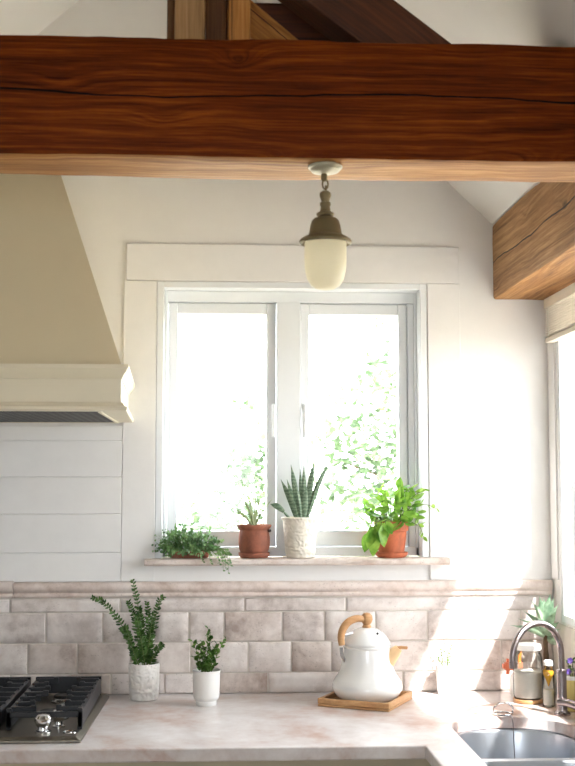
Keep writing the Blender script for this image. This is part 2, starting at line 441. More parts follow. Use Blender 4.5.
# ------------------------------------------------------------------ back window
w = MB()
w.box(WX0, WX0+.018, -.004, .115, WZ0, WZ1).box(WX1-.018, WX1, -.004, .115, WZ0, WZ1).box(WX0+.018, WX1-.018, -.004, .115, WZ1-.016, WZ1)
w.box(WX0+.018, WX0+.026, .05, .115, WZ0, WZ1-.016).box(WX1-.026, WX1-.018, .05, .115, WZ0, WZ1-.016)
w.box(WX0+.026, WX1-.026, .05, .115, WZ1-.0455, WZ1-.016)
w.box(WX0+.018, WX1-.018, .05, .115, WZ0, WZ0+.024)
w.box(.5155, WX1-.026, .055, .115, WZ0+.024, WZ1-.0455)
w.box(.1575, .2205, .045, .115, WZ0+.024, WZ1-.0455)
win = struct(w.build('window_1', M['sash'], bevel=.0015))
def sash(x0, x1, z0, z1, t, hx):
    m = MB(); y0, y1 = .062, .10
    m.box(x0, x0+t, y0, y1, z0, z1).box(x1-t, x1, y0, y1, z0, z1).box(x0+t, x1-t, y0, y1, z1-.030, z1).box(x0+t, x1-t, y0, y1, z0, z0+.042)
    o = m.build('window_sash', M['sash'], win, bevel=.003)
    bx('pane', M['pane'], x0+t, x1-t, .080, .084, z0+.042, z1-.030, parent=o)
    MB().tube(spline([(hx, .062, 1.665), (hx, .047, 1.66), (hx, .044, 1.62), (hx, .048, 1.58)], 4), [.006]*9+[.005]*4, 8).build('handle', M['sash'], o)
sash(-.1355, .1555, WZ0+.026, 1.9445, .0255, .149)
sash(.2215, .5140, WZ0+.026, 1.9445, .0240, .232)


tag(MB().sweep([(-.034, 1.244), (-.038, 1.249), (-.038, 1.257), (-.034, 1.2615), (.049, 1.2615), (.049, 1.244)], -.189, .607)
    .build('window_sill', M['sillstone'], bevel=.0015), 'narrow pinkish travertine sill slab under the kitchen window holding four plants', 'sill')

# ------------------------------------------------------------------ right window, double hung
w = MB(); J = .02
w.box(.889, X2, RY0, RY0+J, RZ0, RZ1).box(.889, X2, RY1-J, RY1, RZ0, RZ1).box(.889, X2, RY0+J, RY1-J, RZ1-J, RZ1).box(.889, X2, RY0+J, RY1-J, RZ0, RZ0+J)
w2 = struct(w.build('window_2', M['sash'], bevel=.0015))
def hung(xc, z0, z1, nm):
    m = MB(); t = .034; rb, rt = (.018, .036) if nm == 'u' else (.036, .018); x0, x1 = xc-.010, xc+.010; a, b = RY0+J, RY1-J
    m.box(x0, x1, a, a+t, z0, z1).box(x0, x1, b-t, b, z0, z1).box(x0, x1, a+t, b-t, z0, z0+rb).box(x0, x1, a+t, b-t, z1-rt, z1)
    o = m.build('window_sash', M['sash'], w2, bevel=.002)
    bx('pane', M['pane'], xc-.002, xc+.002, a+t, b-t, z0+rb, z1-rt, parent=o)
hung(.9655, 1.468, RZ1-J-.001, 'u'); hung(.9430, RZ0+J+.001, 1.488, 'l')
sm = MB().box(.9765, .9845, RY0+J, RY0+J+.015, RZ0+J, 1.49).box(.9765, .9845, RY1-J-.015, RY1-J, RZ0+J, 1.49).box(.9765, .9845, RY0+J+.015, RY1-J-.015, 1.475, 1.49).box(.9765, .9845, RY0+J+.015, RY1-J-.015, RZ0+J, RZ0+J+.015)
so = sm.build('dimmer_frame', M['sash'], w2)  # frame and sheet added over the lower sash to weaken the sun patch
bx('sun_dimmer', M['dimmer'], .9800, .9808, RY0+J+.015, RY1-J-.015, RZ0+J+.015, 1.475, parent=so)

# blind
bl = thing('window_blind', (.873, -.55, 1.83), 'cream slatted blind raised above the bright right-hand window, under the timber beam', 'blind')
MB().box(.862, .886, -1.06, -.055, 1.917, 1.944).build('head_rail', M['rail'], bl, bevel=.002)
mb = MB(); z = 1.842; i = 0
while z < 1.915:
    q = Matrix.Translation((.874, -.557, z)) @ Matrix.Rotation(R(22), 4, 'Y')
    mb.box(-.011, .011, -.498, .498, -.0006, .0006, q); z += .0062
mb.build('slats', M['blind'], bl, smooth=0)
MB().box(.863, .885, -1.055, -.059, 1.826, 1.839).build('bottom_rail', M['rail'], bl, bevel=.002)
for y in (-.095, -.40, -.70, -1.02):
    MB().tube([(.8625, y, 1.917), (.8612, y, 1.88), (.8625, y, 1.839)], .0012, 6).build('cord', M['cord'], bl)

# ------------------------------------------------------------------ timbers
def timber(name, p0, p1, wy, wz, mats, label, cat, wob=.0016, seg=36, seed=0, roll=0, group=None, matfn=None):
    p0, p1 = V(p0), V(p1); d = p1-p0; L = d.length; m = MB()
    hy, hz, r = wy/2, wz/2, .006
    sec = []
    for cx, cz, a0 in ((hy-r, hz-r, 0), (-hy+r, hz-r, 90), (-hy+r, -hz+r, 180), (hy-r, -hz+r, 270)):
        for a in (0, 45, 90): sec.append((cx+r*math.cos(R(a0+a)), cz+r*math.sin(R(a0+a))))
        # mid points along the following side
        nx, nz = {0: (-1, 0), 90: (0, -1), 180: (1, 0), 270: (0, 1)}[a0]
        ln = (2*hy if nz == 0 else 2*hz)-2*r; s0 = sec[-1]
        for q in (.25, .5, .75): sec.append((s0[0]+nx*ln*q, s0[1]+nz*ln*q))
    n = len(sec)
    for i in range(seg+1):
        x = L*i/seg
        for (y, z) in sec:
            e = noise.noise(V((x*5+seed, y*14, z*14)))*wob*1.6+noise.noise(V((x*22+seed, y*30, z*30+7)))*wob*.7
            m.v.append(V((x, y+(1 if y > 0 else -1)*e, z+(1 if z > 0 else -1)*e)))
    for i in range(seg):
        for q in range(n):
            m.f.append([i*n+q, i*n+(q+1) % n, (i+1)*n+(q+1) % n, (i+1)*n+q])
            zc = (sec[q][1]+sec[(q+1) % n][1])/2
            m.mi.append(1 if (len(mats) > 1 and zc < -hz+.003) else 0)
    m.f.append(list(range(n))[::-1]); m.mi.append(0); m.f.append([seg*n+q for q in range(n)]); m.mi.append(0)
    o = m.build(name, mats, origin=(0, 0, 0), smooth=40)
    X = d.normalized(); Y = V((0, 0, 1)).cross(X)
    Y = V((0, 1, 0)) if Y.length < .01 else Y.normalized()
    Z = X.cross(Y).normalized()
    o.matrix_world = Matrix.Translation(p0) @ Matrix((X, Y, Z)).transposed().to_4x4()
    return tag(o, label, cat, group)
ZB, ZT = 2.032, 2.250
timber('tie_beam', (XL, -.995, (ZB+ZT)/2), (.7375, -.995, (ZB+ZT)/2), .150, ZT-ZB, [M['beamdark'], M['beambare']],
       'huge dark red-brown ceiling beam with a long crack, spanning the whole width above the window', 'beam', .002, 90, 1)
timber('wall_plate_beam', (.8135, -2.4, 2.0535), (.8135, -.001, 2.0535), .1475, .205, [M['beamside'], M['beambare']],
       'light brown weathered timber beam with a crack along the right wall over the blind', 'beam', .0018, 90, 12)
PZ = ZT+.0015
timber('truss_post', (-.0555, -.985, PZ), (-.0555, -.985, 2.98), .09, .055, [M['post']], 'pale grey-brown upright timber post standing on the big beam, left of centre', 'post', .001, 30, 3)
timber('truss_post', (-.0925, -.945, PZ), (-.0925, -.945, 2.94), .03, .016, [M['postdark']], 'thin dark upright board at the left edge of the posts on the big beam', 'board', .0006, 20, 4)
timber('truss_post', (-.0075, -.965, PZ), (-.0075, -.965, 2.9), .07, .039, [M['postdark']], 'brown upright timber squeezed between the two paler posts on the big beam', 'post', .0008, 30, 5)
timber('truss_post', (.0345, -.985, PZ), (.0345, -.985, 2.82), .10, .042, [M['strut']], 'honey-coloured upright timber post beside the diagonal braces on the big beam', 'post', .001, 30, 6)
def diag(name, xb0, xb1, slope, xe, yc, wy, mat, label, seed):
    """parallelogram-cut diagonal: foot from xb0..xb1 on the tie beam, rising to the left until xe"""
    th = math.atan(slope); wid = (xb1-xb0)*math.sin(th)
    # centre line foot; keep the square end just above the beam top
    dx, dz = -math.cos(th), math.sin(th); xc = (xb0+xb1)/2
    off = wid/2/math.tan(th)+.002
    p0 = V((xc+dx*off, yc, PZ+dz*off)); t = (xc+dx*off-xe)/(-dx)
    p1 = p0+V((dx*t, 0, dz*t))
    m = MB(); X = V((dx, 0, dz)); Z = V((dz, 0, -dx)); h = wid/2; L = (p1-p0).length
    o = None
    # cut foot flat on the beam
    def pt(s, y, z): return p0+X*s+V((0, y, 0))+Z*z
    loc = []
    for z, in ((-h,), (h,)):
        # z>0 is upper/right edge
        s = (PZ-p0.z-Z.z*z)/X.z
        loc.append(s)
    vs = []
    for y in (-wy/2, wy/2):
        vs += [(loc[0], y, -h), (loc[1], y, h), (L, y, h), (L, y, -h)]
    m.add(vs, [(0, 1, 2, 3), (7, 6, 5, 4), (0, 4, 5, 1), (1, 5, 6, 2), (2, 6, 7, 3), (3, 7, 4, 0)])
    o = m.build(name, [mat], origin=(0, 0, 0), smooth=0, bevel=.003)
    Y = Z.cross(X)
    o.matrix_world = Matrix.Translation(p0) @ Matrix((X, -Y if False else V((0, 1, 0)), Z)).transposed().to_4x4()
    return tag(o, label, 'brace')
diag('diagonal_brace', .262, .432, .76, .11, -1.00, .09, M['rafter'], 'wide dark brown diagonal brace rising left from the top of the big beam', 1)
diag('diagonal_brace', .128, .216, .84, -.03, -.898, .05, M['strut'], 'narrow honey-coloured diagonal brace with a split, tucked behind the dark one', 2)
tag(bx('truss_board', M['rafter'], .060, .245, -.868, -.852, PZ, 2.40), 'dark reddish board closing the back of the truss above the big beam', 'board')

# ------------------------------------------------------------------ range hood
HX0, HX1 = -1.115, -.2125
hood = thing('range_hood', (-.664, -.27, 1.612), 'tapered cream plaster range hood with white crown moulding at the left wall', 'range hood')
b = [(HX1, -.53, 1.716), (HX1-.03, -.002, 1.716), (HX0, -.002, 1.716), (HX0, -.53, 1.716)]
t = [(-.401, -.399, 2.27), (-.42, -.002, 2.27), (-.92, -.002, 2.27), (-.92, -.399, 2.27)]
MB().add(b+t, [(0, 1, 2, 3), (0, 4, 5, 1), (2, 1, 5, 6), (2, 6, 7, 3), (4, 7, 6, 5), (0, 3, 7), (0, 7, 4)]).build('chimney', M['hood'], hood, smooth=0)
# fascia ring with crown moulding profile, mitred on the right
def ring(prof, name, m):
    q = MB(); n = len(prof); vs = []
    corners = [(HX0, -.003, -1, 0), (HX0, -.53, -1, -1), (HX1, -.53, 1, -1), (HX1-.024, -.003, 1, 0)]
    for (x, y, ox, oy) in corners:
        for (o, z) in prof: vs.append((x+ox*o, y+oy*o, z))
    fs = [(c*n+a, c*n+(a+1) % n, (c+1)*n+(a+1) % n, (c+1)*n+a) for c in range(3) for a in range(n)]
    fs += [tuple(range(n)), tuple(3*n+a for a in range(n))[::-1]]
    return q.add(vs, fs).build(name, m, hood, smooth=30)
ring([(-.06, 1.634), (0, 1.634), (0, 1.684), (-.06, 1.684)], 'fascia', M['hoodtrim'])
ring([(-.06, 1.6845), (.002, 1.6845), (.004, 1.690), (.007, 1.695), (.012, 1.700), (.014, 1.706), (.0165, 1.707), (.0165, 1.7155), (-.06, 1.7155)], 'crown_moulding', M['hoodtrim'])
ring([(-.045, 1.6155), (.012, 1.6155), (.015, 1.618), (.015, 1.623), (.008, 1.626), (.003, 1.6335), (-.045, 1.6335)], 'base_moulding', M['hoodtrim'])
MB().box(HX0+.046, HX1-.055, -.484, -.03, 1.6145, 1.63).build('filter', M['filter'], hood, smooth=0)
MB().box(HX1-.0545, HX1-.0475, -.484, -.004, 1.6135, 1.63).box(HX0+.046, HX1-.0545, -.0295, -.004, 1.6135, 1.63).build('filter_frame', M['hoodtrim'], hood, smooth=0)

# ------------------------------------------------------------------ backsplash
bs = MB(); mats = [M['grout'], M['tile'], M['tile2'], M['tile3']]
bs.box(XL+.002, XR-.0045, -.0086, -.0005, ZC+.001, 1.162)
def px(p):
    a = (p-287.5)/1180; k_ = 1.0147; c_, s_ = math.cos(.058625), math.sin(.058625)
    return 3.12*(s_*k_+a*c_)/(c_*k_-a*s_)
G = .0019
def row(z0, z1, js):
    xs = [XL+.003]+[px(j) for j in js]+[XR-.0055]
    for a, b_ in zip(xs, xs[1:]):
        bs.cur = rnd.choice([1, 1, 2, 3])
        x0, x1, a0, a1 = a+G, b_-G, z0+G*.7, z1-G*.7; y = -.0118-rnd.random()*.0012; e = .0022
        nx = max(2, int((x1-x0)/.02)); nz = 3
        # cushioned tile face with slightly uneven edges
        vs = []; grid = []
        us = [0, e]+[e+(x1-x0-2*e)*i/nx for i in range(1, nx)]+[x1-x0-e, x1-x0]
        ws = [0, e]+[e+(a1-a0-2*e)*i/nz for i in range(1, nz)]+[a1-a0-e, a1-a0]
        for j, wz in enumerate(ws):
            for i, ux in enumerate(us):
                edge = (i in (0, len(us)-1)) or (j in (0, len(ws)-1))
                jit = noise.noise(V((x0+ux, a0+wz, 3))*60)*.0007
                vs.append(V((x0+ux+(jit if edge else 0), (-.0098 if edge else y)+jit, a0+wz+(jit if edge else 0))))
        nu = len(us); fs = [(j*nu+i, j*nu+i+1, (j+1)*nu+i+1, (j+1)*nu+i) for j in range(len(ws)-1) for i in range(nu-1)]
        # skirt back to the grout
        rim = [i for i in range(nu)]+[j*nu+nu-1 for j in range(1, len(ws))]+[(len(ws)-1)*nu+i for i in range(nu-2, -1, -1)]+[j*nu for j in range(len(ws)-2, 0, -1)]
        o = len(vs); vs += [V((vs[i].x, -.0075, vs[i].z)) for i in rim]
        fs += [(rim[i], rim[(i+1) % len(rim)], o+(i+1) % len(rim), o+i) for i in range(len(rim))]
        bs.add(vs, fs)
row(1.124, 1.160, [-120, 10, 120, 244.6, 345.7, 455])
row(1.0465, 1.124, [-130, -70, -12, 46.4, 103, 155, 189, 224, 282, 324, 375, 426.7, 478, 520])
row(.968, 1.0465, [-90, -25, 28.7, 78, 131, 191, 248, 291, 331, 382, 440, 500])
row(ZC+.001, .968, [-110, -50, 12, 72, 112, 165, 218, 268, 340, 402, 465, 525])
tag(bs.build('tile_backsplash', mats, smooth=50), 'beige travertine brick-pattern tile backsplash behind the worktop', 'backsplash')
prof = [(-.0005, 1.1625), (-.013, 1.1625), (-.016, 1.165), (-.0165, 1.170), (-.014, 1.174), (-.0155, 1.1765), (-.0195, 1.1785), (-.0225, 1.183), (-.0235, 1.189), (-.0225, 1.195), (-.0195, 1.1995), (-.014, 1.2018), (-.0005, 1.2018)]
tag(MB().sweep(prof, -.523, XR-.0055).build('tile_ledge', M['ledge'], smooth=60), 'long pinkish travertine moulding capping the tile backsplash', 'moulding')
tag(MB().sweep([(y*1.0, 1.1625+(z-1.1625)*1.09) if False else (y, z) for y, z in [(p[0]*(1.0 if p[1] < 1.175 else 1.12), p[1]+(0 if p[1] < 1.18 else .0038)) for p in prof]], XL+.003, -.5245)
    .build('tile_ledge', M['ledge'], smooth=60), 'short darker end piece of tile moulding at the far left, slightly taller', 'moulding')
# right wall, tiles below the window
mb = MB(); mb.cur = 0; mb.box(XR-.0035, XR-.0005, -2.3, -.0005, ZC+.001, 1.095)
struct(mb.build('trim_20', M['grout'], smooth=0))

# ------------------------------------------------------------------ worktop with sink cut-out
def rrect(x0, x1, y0, y1, rb, rf, n=10):
    """rb: back (high y) radius, rf: front radius; counter-clockwise"""
    out = []
    for cx, cy, r, a0 in ((x1-rb, y1-rb, rb, 0), (x0+rb, y1-rb, rb, 90), (x0+rf, y0+rf, rf, 180), (x1-rf, y0+rf, rf, 270)):
        for i in range(n+1):
            a = R(a0+90*i/n); out.append((cx+r*math.cos(a), cy+r*math.sin(a)))
    return out
def holed(outer, holes, z0, z1):
    bm = bmesh.new(); es = []
    for loop in [outer]+holes:
        vs = [bm.verts.new((x, y, z1)) for x, y in loop]
        es += [bm.edges.new((vs[i], vs[(i+1) % len(vs)])) for i in range(len(vs))]
    bmesh.ops.triangle_fill(bm, use_beauty=True, edges=es)
    fs = bm.faces[:]
    r = bmesh.ops.extrude_face_region(bm, geom=fs)
    for v_ in r['geom']:
        if isinstance(v_, bmesh.types.BMVert): v_.co.z = z0
    bmesh.ops.recalc_face_normals(bm, faces=bm.faces[:])
    m = MB(); bm.verts.index_update()
    m.add([v_.co.copy() for v_ in bm.verts], [[v_.index for v_ in f_.verts] for f_ in bm.faces]); bm.free(); return m
CX = .4365
outer = [(XL+.003, -.0005), (XL+.003, -.622), (CX-.004, -.640), (CX+.004, -2.3), (XR-.008, -2.3), (XR-.008, -.0005)]
cut = rrect(.5235, .798, -1.04, -.346, .125, .05)
ct = holed(outer, [cut], .887, ZC)
wt = tag(ct.build('worktop', M['counter'], smooth=0, bevel=.003), 'L-shaped polished beige travertine worktop with a sink cut-out', 'worktop')

# sink
sk = thing('kitchen_sink', (.66, -.69, .70), 'brushed steel two-bowl undermount sink in the right-hand worktop', 'sink')
b1 = rrect(.529, .792, -.640, -.352, .12, .035); b2 = rrect(.529, .792, -1.034, -.662, .035, .045)
holed(rrect(.512, .810, -1.052, -.334, .13, .055), [b1, b2], .8835, .8865).build('rim', M['sink'], sk, smooth=0)
for lp, nm in ((b1, 'back'), (b2, 'front')):
    m = MB(); cx = sum(p[0] for p in lp)/len(lp); cy = sum(p[1] for p in lp)/len(lp)
    lv = [(1, .886), (.985, .88), (.975, .76), (.95, .725), (.88, .712), (.5, .706), (.12, .702)]
    n = len(lp); vs = [V((cx+(x-cx)*s_, cy+(y-cy)*s_, z)) for s_, z in lv for x, y in lp]
    fs = [(i*n+a, i*n+(a+1) % n, (i+1)*n+(a+1) % n, (i+1)*n+a) for i in range(len(lv)-1) for a in range(n)]
    fs.append(tuple((len(lv)-1)*n+a for a in range(n)))
    m.add(vs, fs); bo = m.build('bowl', M['sink'], sk, smooth=50)
    MB().lathe([(.036, .704), (.040, .7065), (.034, .7085), (.028, .707), (.002, .7065)], (cx, cy, 0.001), 24).build('drain', M['chrome'], bo)

# plug chain / wire loop behind the sink
wl = thing('sink_plug', (.671, -.325, ZC), 'small chrome wire loop and plug chain on the worktop behind the sink', 'plug')
MB().tube(spline([(.648, -.325, ZC+.002), (.650, -.327, ZC+.016), (.662, -.33, ZC+.026), (.680, -.333, ZC+.027), (.692, -.334, ZC+.018), (.691, -.334, ZC+.002)], 5), .0022, 8).build('wire_loop', M['chrome'], wl)
MB().tube(arc((.670, -.331, ZC+.0035), .021, 0, 2*PI, 24, (1, 0, 0), (0, 1, 0)), .0025, 8).build('base_ring', M['chrome'], wl)
mb = MB(); pts = spline([(.684, -.345, ZC+.004), (.686, -.352, .913), (.6865, -.361, .895), (.687, -.366, .84), (.688, -.370, .78), (.689, -.38, .735), (.68, -.42, .714)], 6)
mb.tube(pts, .0011, 6); mb.build('chain', M['nickel'], wl)

# ------------------------------------------------------------------ cabinets
cb = thing('base_cabinet', (-.2, -.3, 0), 'khaki-cream painted base cabinet run under the back worktop', 'cabinet')
MB().box(XL+.003, -.275, -.590, -.003, .1, .815).box(XL+.003, .455, -.592, -.574, .815, .8865).box(-.2745, .455, -.590, -.003, .1, .8865).build('body', M['cab'], cb, bevel=.001)
for x0, x1 in ((-1.245, -.80), (-.795, -.345), (-.340, .04), (.045, .43)):
    d_ = MB().box(x0, x1, -.610, -.5925, .11, .70).build('door', M['cab'], cb, bevel=.002)
    MB().lathe([(.0, -.028), (.011, -.026), (.013, -.020), (.006, -.012), (.005, 0)], (x1-.04, -.6105, .62), 16, Matrix.Rotation(R(-90), 4, 'X')).build('knob', M['nickel'], d_)
    d_ = MB().box(x0, x1, -.610, -.5925, .71, .862).build('drawer', M['cab'], cb, bevel=.002)
cb2 = thing('sink_cabinet', (.66, -1.4, 0), 'painted cabinet with panelled doors under the sink worktop', 'cabinet')
MB().box(.456, .474, -2.28, -.593, .1, .8865).box(.4745, XR-.01, -2.28, -2.262, .1, .8865).box(.4745, XR-.01, -2.261, -.593, .1, .118).build('body', M['cab'], cb2, bevel=.001)
for y0, y1 in ((-1.28, -.72), (-1.85, -1.29)):
    MB().box(.4425, .4555, y0, y1, .11, .865).build('door', M['cab'], cb2, bevel=.002)

# ------------------------------------------------------------------ cooktop
SX0, SX1, SY0, SY1 = -1.045, -.284, -.575, -.06
ck = thing('gas_cooktop', (-.664, -.32, ZC), 'stainless steel gas cooktop with black cast-iron grates at the left end of the worktop', 'cooktop')
MB().add([(SX0, SY0, ZC+.001), (SX1, SY0, ZC+.001), (SX1+.012, SY1, ZC+.001), (SX0, SY1, ZC+.001), (SX0, SY0, ZC+.006), (SX1, SY0, ZC+.006), (SX1+.012, SY1, ZC+.006), (SX0, SY1, ZC+.006),
          (SX0+.012, SY0+.010, ZC+.013), (SX1-.012, SY0+.010, ZC+.013), (SX1, SY1-.01, ZC+.013), (SX0+.012, SY1-.01, ZC+.013)],
         [(0, 3, 2, 1), (0, 1, 5, 4), (1, 2, 6, 5), (2, 3, 7, 6), (3, 0, 4, 7), (4, 5, 9, 8), (5, 6, 10, 9), (6, 7, 11, 10), (7, 4, 8, 11), (8, 9, 10, 11)]).build('steel_plate', M['cooktop'], ck, smooth=0, bevel=.0015)
zt = ZC+.013
def grate(x0, x1, y0, y1):
    g = MB(); h = zt+.044; a = .0105
    def bar(x0, x1, y0, y1, z0, z1): g.box(min(x0, x1), max(x0, x1), min(y0, y1), max(y0, y1), z0, z1)
    bar(x0, x0+a, y0, y1, zt+.004, h-.004); bar(x1-a, x1, y0, y1, zt+.004, h-.004)
    bar(x0, x1, y0, y0+a*.8, h-.018, h-.006); bar(x0, x1, y1-a, y1, zt+.006, h+.002)
    for px_, py in ((x0, y0), (x1-a, y0), (x0, y1-a), (x1-a, y1-a)): bar(px_, px_+a, py, py+a, zt, h+.002)
    cx = (x0+x1)/2; n = 7
    for i in range(n):
        y = y0+.028+(y1-y0-.056)*i/(n-1)
        # distance to burner centres decides how far the finger reaches in
        by = min(abs(y-(y0+(y1-y0)*.27)), abs(y-(y0+(y1-y0)*.76)))
        reach = .040+min(1, by/.06)*.020
        for s in (-1, 1):
            xe = x0 if s < 0 else x1; xi = xe-s*(-1)*0
            xi = xe+(-s)*reach
            bar(xe-s*.004, xi, y-.0036, y+.0036, h-.010, h+.001)
            if reach < .5: bar(xi-s*.0, xi+s*.012, y-.0036, y+.0036, h-.004, h+.004)
    return g.build('grate', M['iron'], ck, bevel=.0018, smooth=0)
for x0, x1 in ((-1.032, -.870), (-.8625, -.700), (-.6275, -.465), (-.4525, -.290)): grate(x0, x1, -.500, -.078)
for bxc, byc, r in ((-.3713, -.375, .030), (-.3713, -.175, .024), (-.546, -.28, .032), (-.7812, -.375, .028), (-.951, -.175, .026)):
    bo = MB().lathe([(r*1.25, zt-.0005), (r*1.25, zt+.004), (r*1.05, zt+.008), (r, zt+.011)], (bxc, byc, 0), 28, caps=True).build('burner', M['steel'], ck)
    MB().lathe([(r*.98, zt+.0113), (r*1.0, zt+.015), (r*.9, zt+.018), (r*.5, zt+.0185)], (bxc, byc, 0), 28, caps=True).build('burner_cap', M['burner'], bo)
def knob(x, y, s=1):
    MB().lathe([(.0175*s, zt-.0005), (.0175*s, zt+.004), (.012*s, zt+.006), (.011*s, zt+.011), (.0155*s, zt+.016), (.019*s, zt+.024), (.0185*s, zt+.031), (.013*s, zt+.037), (.004*s, zt+.039)], (x, y, 0), 28, caps=True).build('knob', M['chrome'], ck)
knob(-.3690, -.528); knob(-.3440, -.470, .8); knob(-.62, -.525); knob(-.70, -.525); knob(-.86, -.525)
MB().tube(arc((-.312, -.532, zt+.0015), .014, 0, 2*PI, 28, (1, 0, 0), (0, 1, 0)), .0016, 6).lathe([(.005, zt), (.004, zt+.002), (.0005, zt+.0025)], (-.312, -.532, 0), 16).build('igniter_ring', M['chrome'], ck)

# ------------------------------------------------------------------ pendant lamp
PX, PY = .1905, -1.037
lp = thing('pendant_lamp', (PX, PY, 1.797), 'small aged-bronze pendant lamp with a frosted acorn glass shade hanging from the big beam', 'lamp')
MB().lathe([(.0005, 2.0135), (.010, 2.0135), (.016, 2.0150), (.024, 2.0175), (.027, 2.0205), (.0265, 2.0225), (.0305, 2.024), (.0312, 2.0275), (.0285, 2.0295), (.001, 2.0295)], (PX, PY, 0), 36).build('canopy', M['canopy'], lp)
cm = MB(); cm.tube([(PX-.002, PY, 2.015), (PX-.002, PY, 2.006), (PX-.0015, PY, 2.000)], [.0055, .006, .0045], 12)
cm.tube(arc((PX, PY, 1.995), .0050, 0, 2*PI, 16, (1, 0, 0), (0, .0, 1.8)), .0016, 8)
cm.tube(arc((PX+.001, PY, 1.9868), .0045, 0, 2*PI, 16, (0, 1, 0), (0, 0, 1.2)), .0015, 8)
cm.build('hook', M['bronze'], lp)
MB().lathe([(0.00104, 1.98350), (0.00522, 1.98300), (0.00993, 1.97900), (0.01045, 1.97400), (0.00815, 1.96700), (0.00711, 1.96300), (0.00961, 1.96100), (0.00982, 1.95700), (0.00836, 1.95400), (0.00920, 1.94700), (0.01097, 1.94400), (0.01547, 1.94200), (0.01620, 1.93950), (0.01515, 1.93750), (0.01202, 1.93600), (0.01306, 1.93400), (0.02038, 1.93200), (0.02456, 1.92800), (0.02738, 1.91800), (0.02926, 1.90600), (0.03135, 1.90150),
            (0.03866, 1.89800), (0.04514, 1.89400), (0.04755, 1.89050), (0.04702, 1.88700), (0.04493, 1.88600), (0.04180, 1.88900), (0.03762, 1.89150), (0.02821, 1.89400), (0.00209, 1.89500)], (PX, PY, 0), 40).build('fitter', M['bronze'], lp)
MB().lathe([(0.03640, 1.89050), (0.03765, 1.88579), (0.03786, 1.86903), (0.03765, 1.85227), (0.03640, 1.83656), (0.03307, 1.82242), (0.02652, 1.81090), (0.01664, 1.80462), (0.00624, 1.80252), (0.00042, 1.80200)], (PX, PY, 0), 40).build('glass_shade', M['frost'], lp, smooth=60)

# ------------------------------------------------------------------ kettle and tray
KX, KY = .372, -.156
TR = Matrix.Translation((KX-.004, KY-.003, ZC)) @ Matrix.Rotation(R(-27), 4, 'Z')
ty = tag(MB().box(-.0915, .0915, -.0915, .0915, .0006, .006, TR).box(-.0915, .0915, -.0915, -.0825, .007, .020, TR).box(-.0915, .0915, .0825, .0915, .007, .020, TR)
    .box(-.0915, -.0825, -.0825, .0825, .007, .020, TR).box(.0825, .0915, -.0825, .0825, .007, .020, TR).build('wooden_tray', M['lightwood'], bevel=.0015, smooth=0),
    'shallow square light wooden tray under the white kettle', 'tray')
kz = ZC+.008
kt = thing('kettle', (KX, KY, kz), 'white enamel kettle with a bentwood handle standing on the wooden tray', 'kettle')
q = .00251
bp = [(.001, 0), (.058, 0), (.066, .002), (.0760, .009), (.0825, .0175), (.0868, .026), (.0876, .034), (.0850, .044), (.0790, .0535), (.0725, .063), (.0675, .074), (.0635, .086), (.0605, .100), (.0585, .114), (.0572, .126), (.0588, .1275), (.0592, .131), (.0570, .133), (.02, .133)]
MB().lathe([(r, z+kz) for r, z in bp], (KX, KY, 0), 56).build('body', M['enamel'], kt, smooth=50)
MB().lathe([(.0570, kz+.1335), (.0585, kz+.1365), (.0575, kz+.141), (.0525, kz+.150), (.0440, kz+.161), (.0300, kz+.1715), (.018, kz+.1755), (.001, kz+.1765)], (KX, KY, 0), 48).build('lid', M['enamel'], kt, smooth=50)
MB().lathe([(.0028, -.001), (.0028, .002)], (KX+.022, KY-.034, kz+.1645), 10, Matrix.Rotation(R(35), 4, 'X'), caps=True).build('steam_hole', M['burner'], kt)
kb = MB(); kb.lathe([(.001, kz+.174), (.0115, kz+.174), (.0115, kz+.179), (.0085, kz+.183), (.0120, kz+.188), (.0150, kz+.196), (.0135, kz+.205), (.008, kz+.211), (.001, kz+.2125)], (KX, KY, 0), 24)
kb.build('lid_knob', M['lightwood'], kt)
hp = spline([(KX-.009, KY-.004, kz+.197), (KX-.026, KY-.010, kz+.199), (KX-.047, KY-.016, kz+.192), (KX-.061, KY-.020, kz+.176), (KX-.067, KY-.022, kz+.156), (KX-.065, KY-.022, kz+.136)], 6)
MB().tube(hp, [.0080+.0016*math.sin(PI*i/(len(hp)-1)) for i in range(len(hp))], 12).build('handle', M['lightwood'], kt)
MB().tube(spline([(KX-.0665, KY-.022, kz+.130), (KX-.065, KY-.022, kz+.112), (KX-.0575, KY-.018, kz+.098), (KX-.054, KY-.016, kz+.09)], 4), .0042, 10).build('handle_bracket', M['steel'], kt)
MB().tube(spline([(KX-.0635, KY-.022, kz+.158), (KX-.052, KY-.018, kz+.161), (KX-.036, KY-.012, kz+.163)], 4), .0035, 8).build('handle_bracket', M['steel'], kt)
sp_ = [(KX+.050, KY-.012, kz+.098), (KX+.060, KY-.014, kz+.108), (KX+.070, KY-.017, kz+.119), (KX+.077, KY-.019, kz+.127)]
MB().tube(spline(sp_, 4), [.0215-.0115*i/12 for i in range(13)], 16).build('spout', M['fil'], kt)
MB().tube([(KX+.072, KY-.018, kz+.1265), (KX+.082, KY-.021, kz+.129), (KX+.096, KY-.025, kz+.1285), (KX+.098, KY-.0255, kz+.128)], [.005, .0042, .004, .003], 10).build('whistle', M['lightwood'], kt)

# ------------------------------------------------------------------ potted plants
def pot(parent, prof, m, c, name='pot'):
    return MB().lathe(prof, c, 44).build(name, m, parent, smooth=45)
def soil(parent, r, c):
    mb = MB(); mb.lathe([(r, 0), (r*.8, .002), (r*.4, .004), (.0005, .0045)], c, 24); return mb.build('soil', M['soil'], parent)

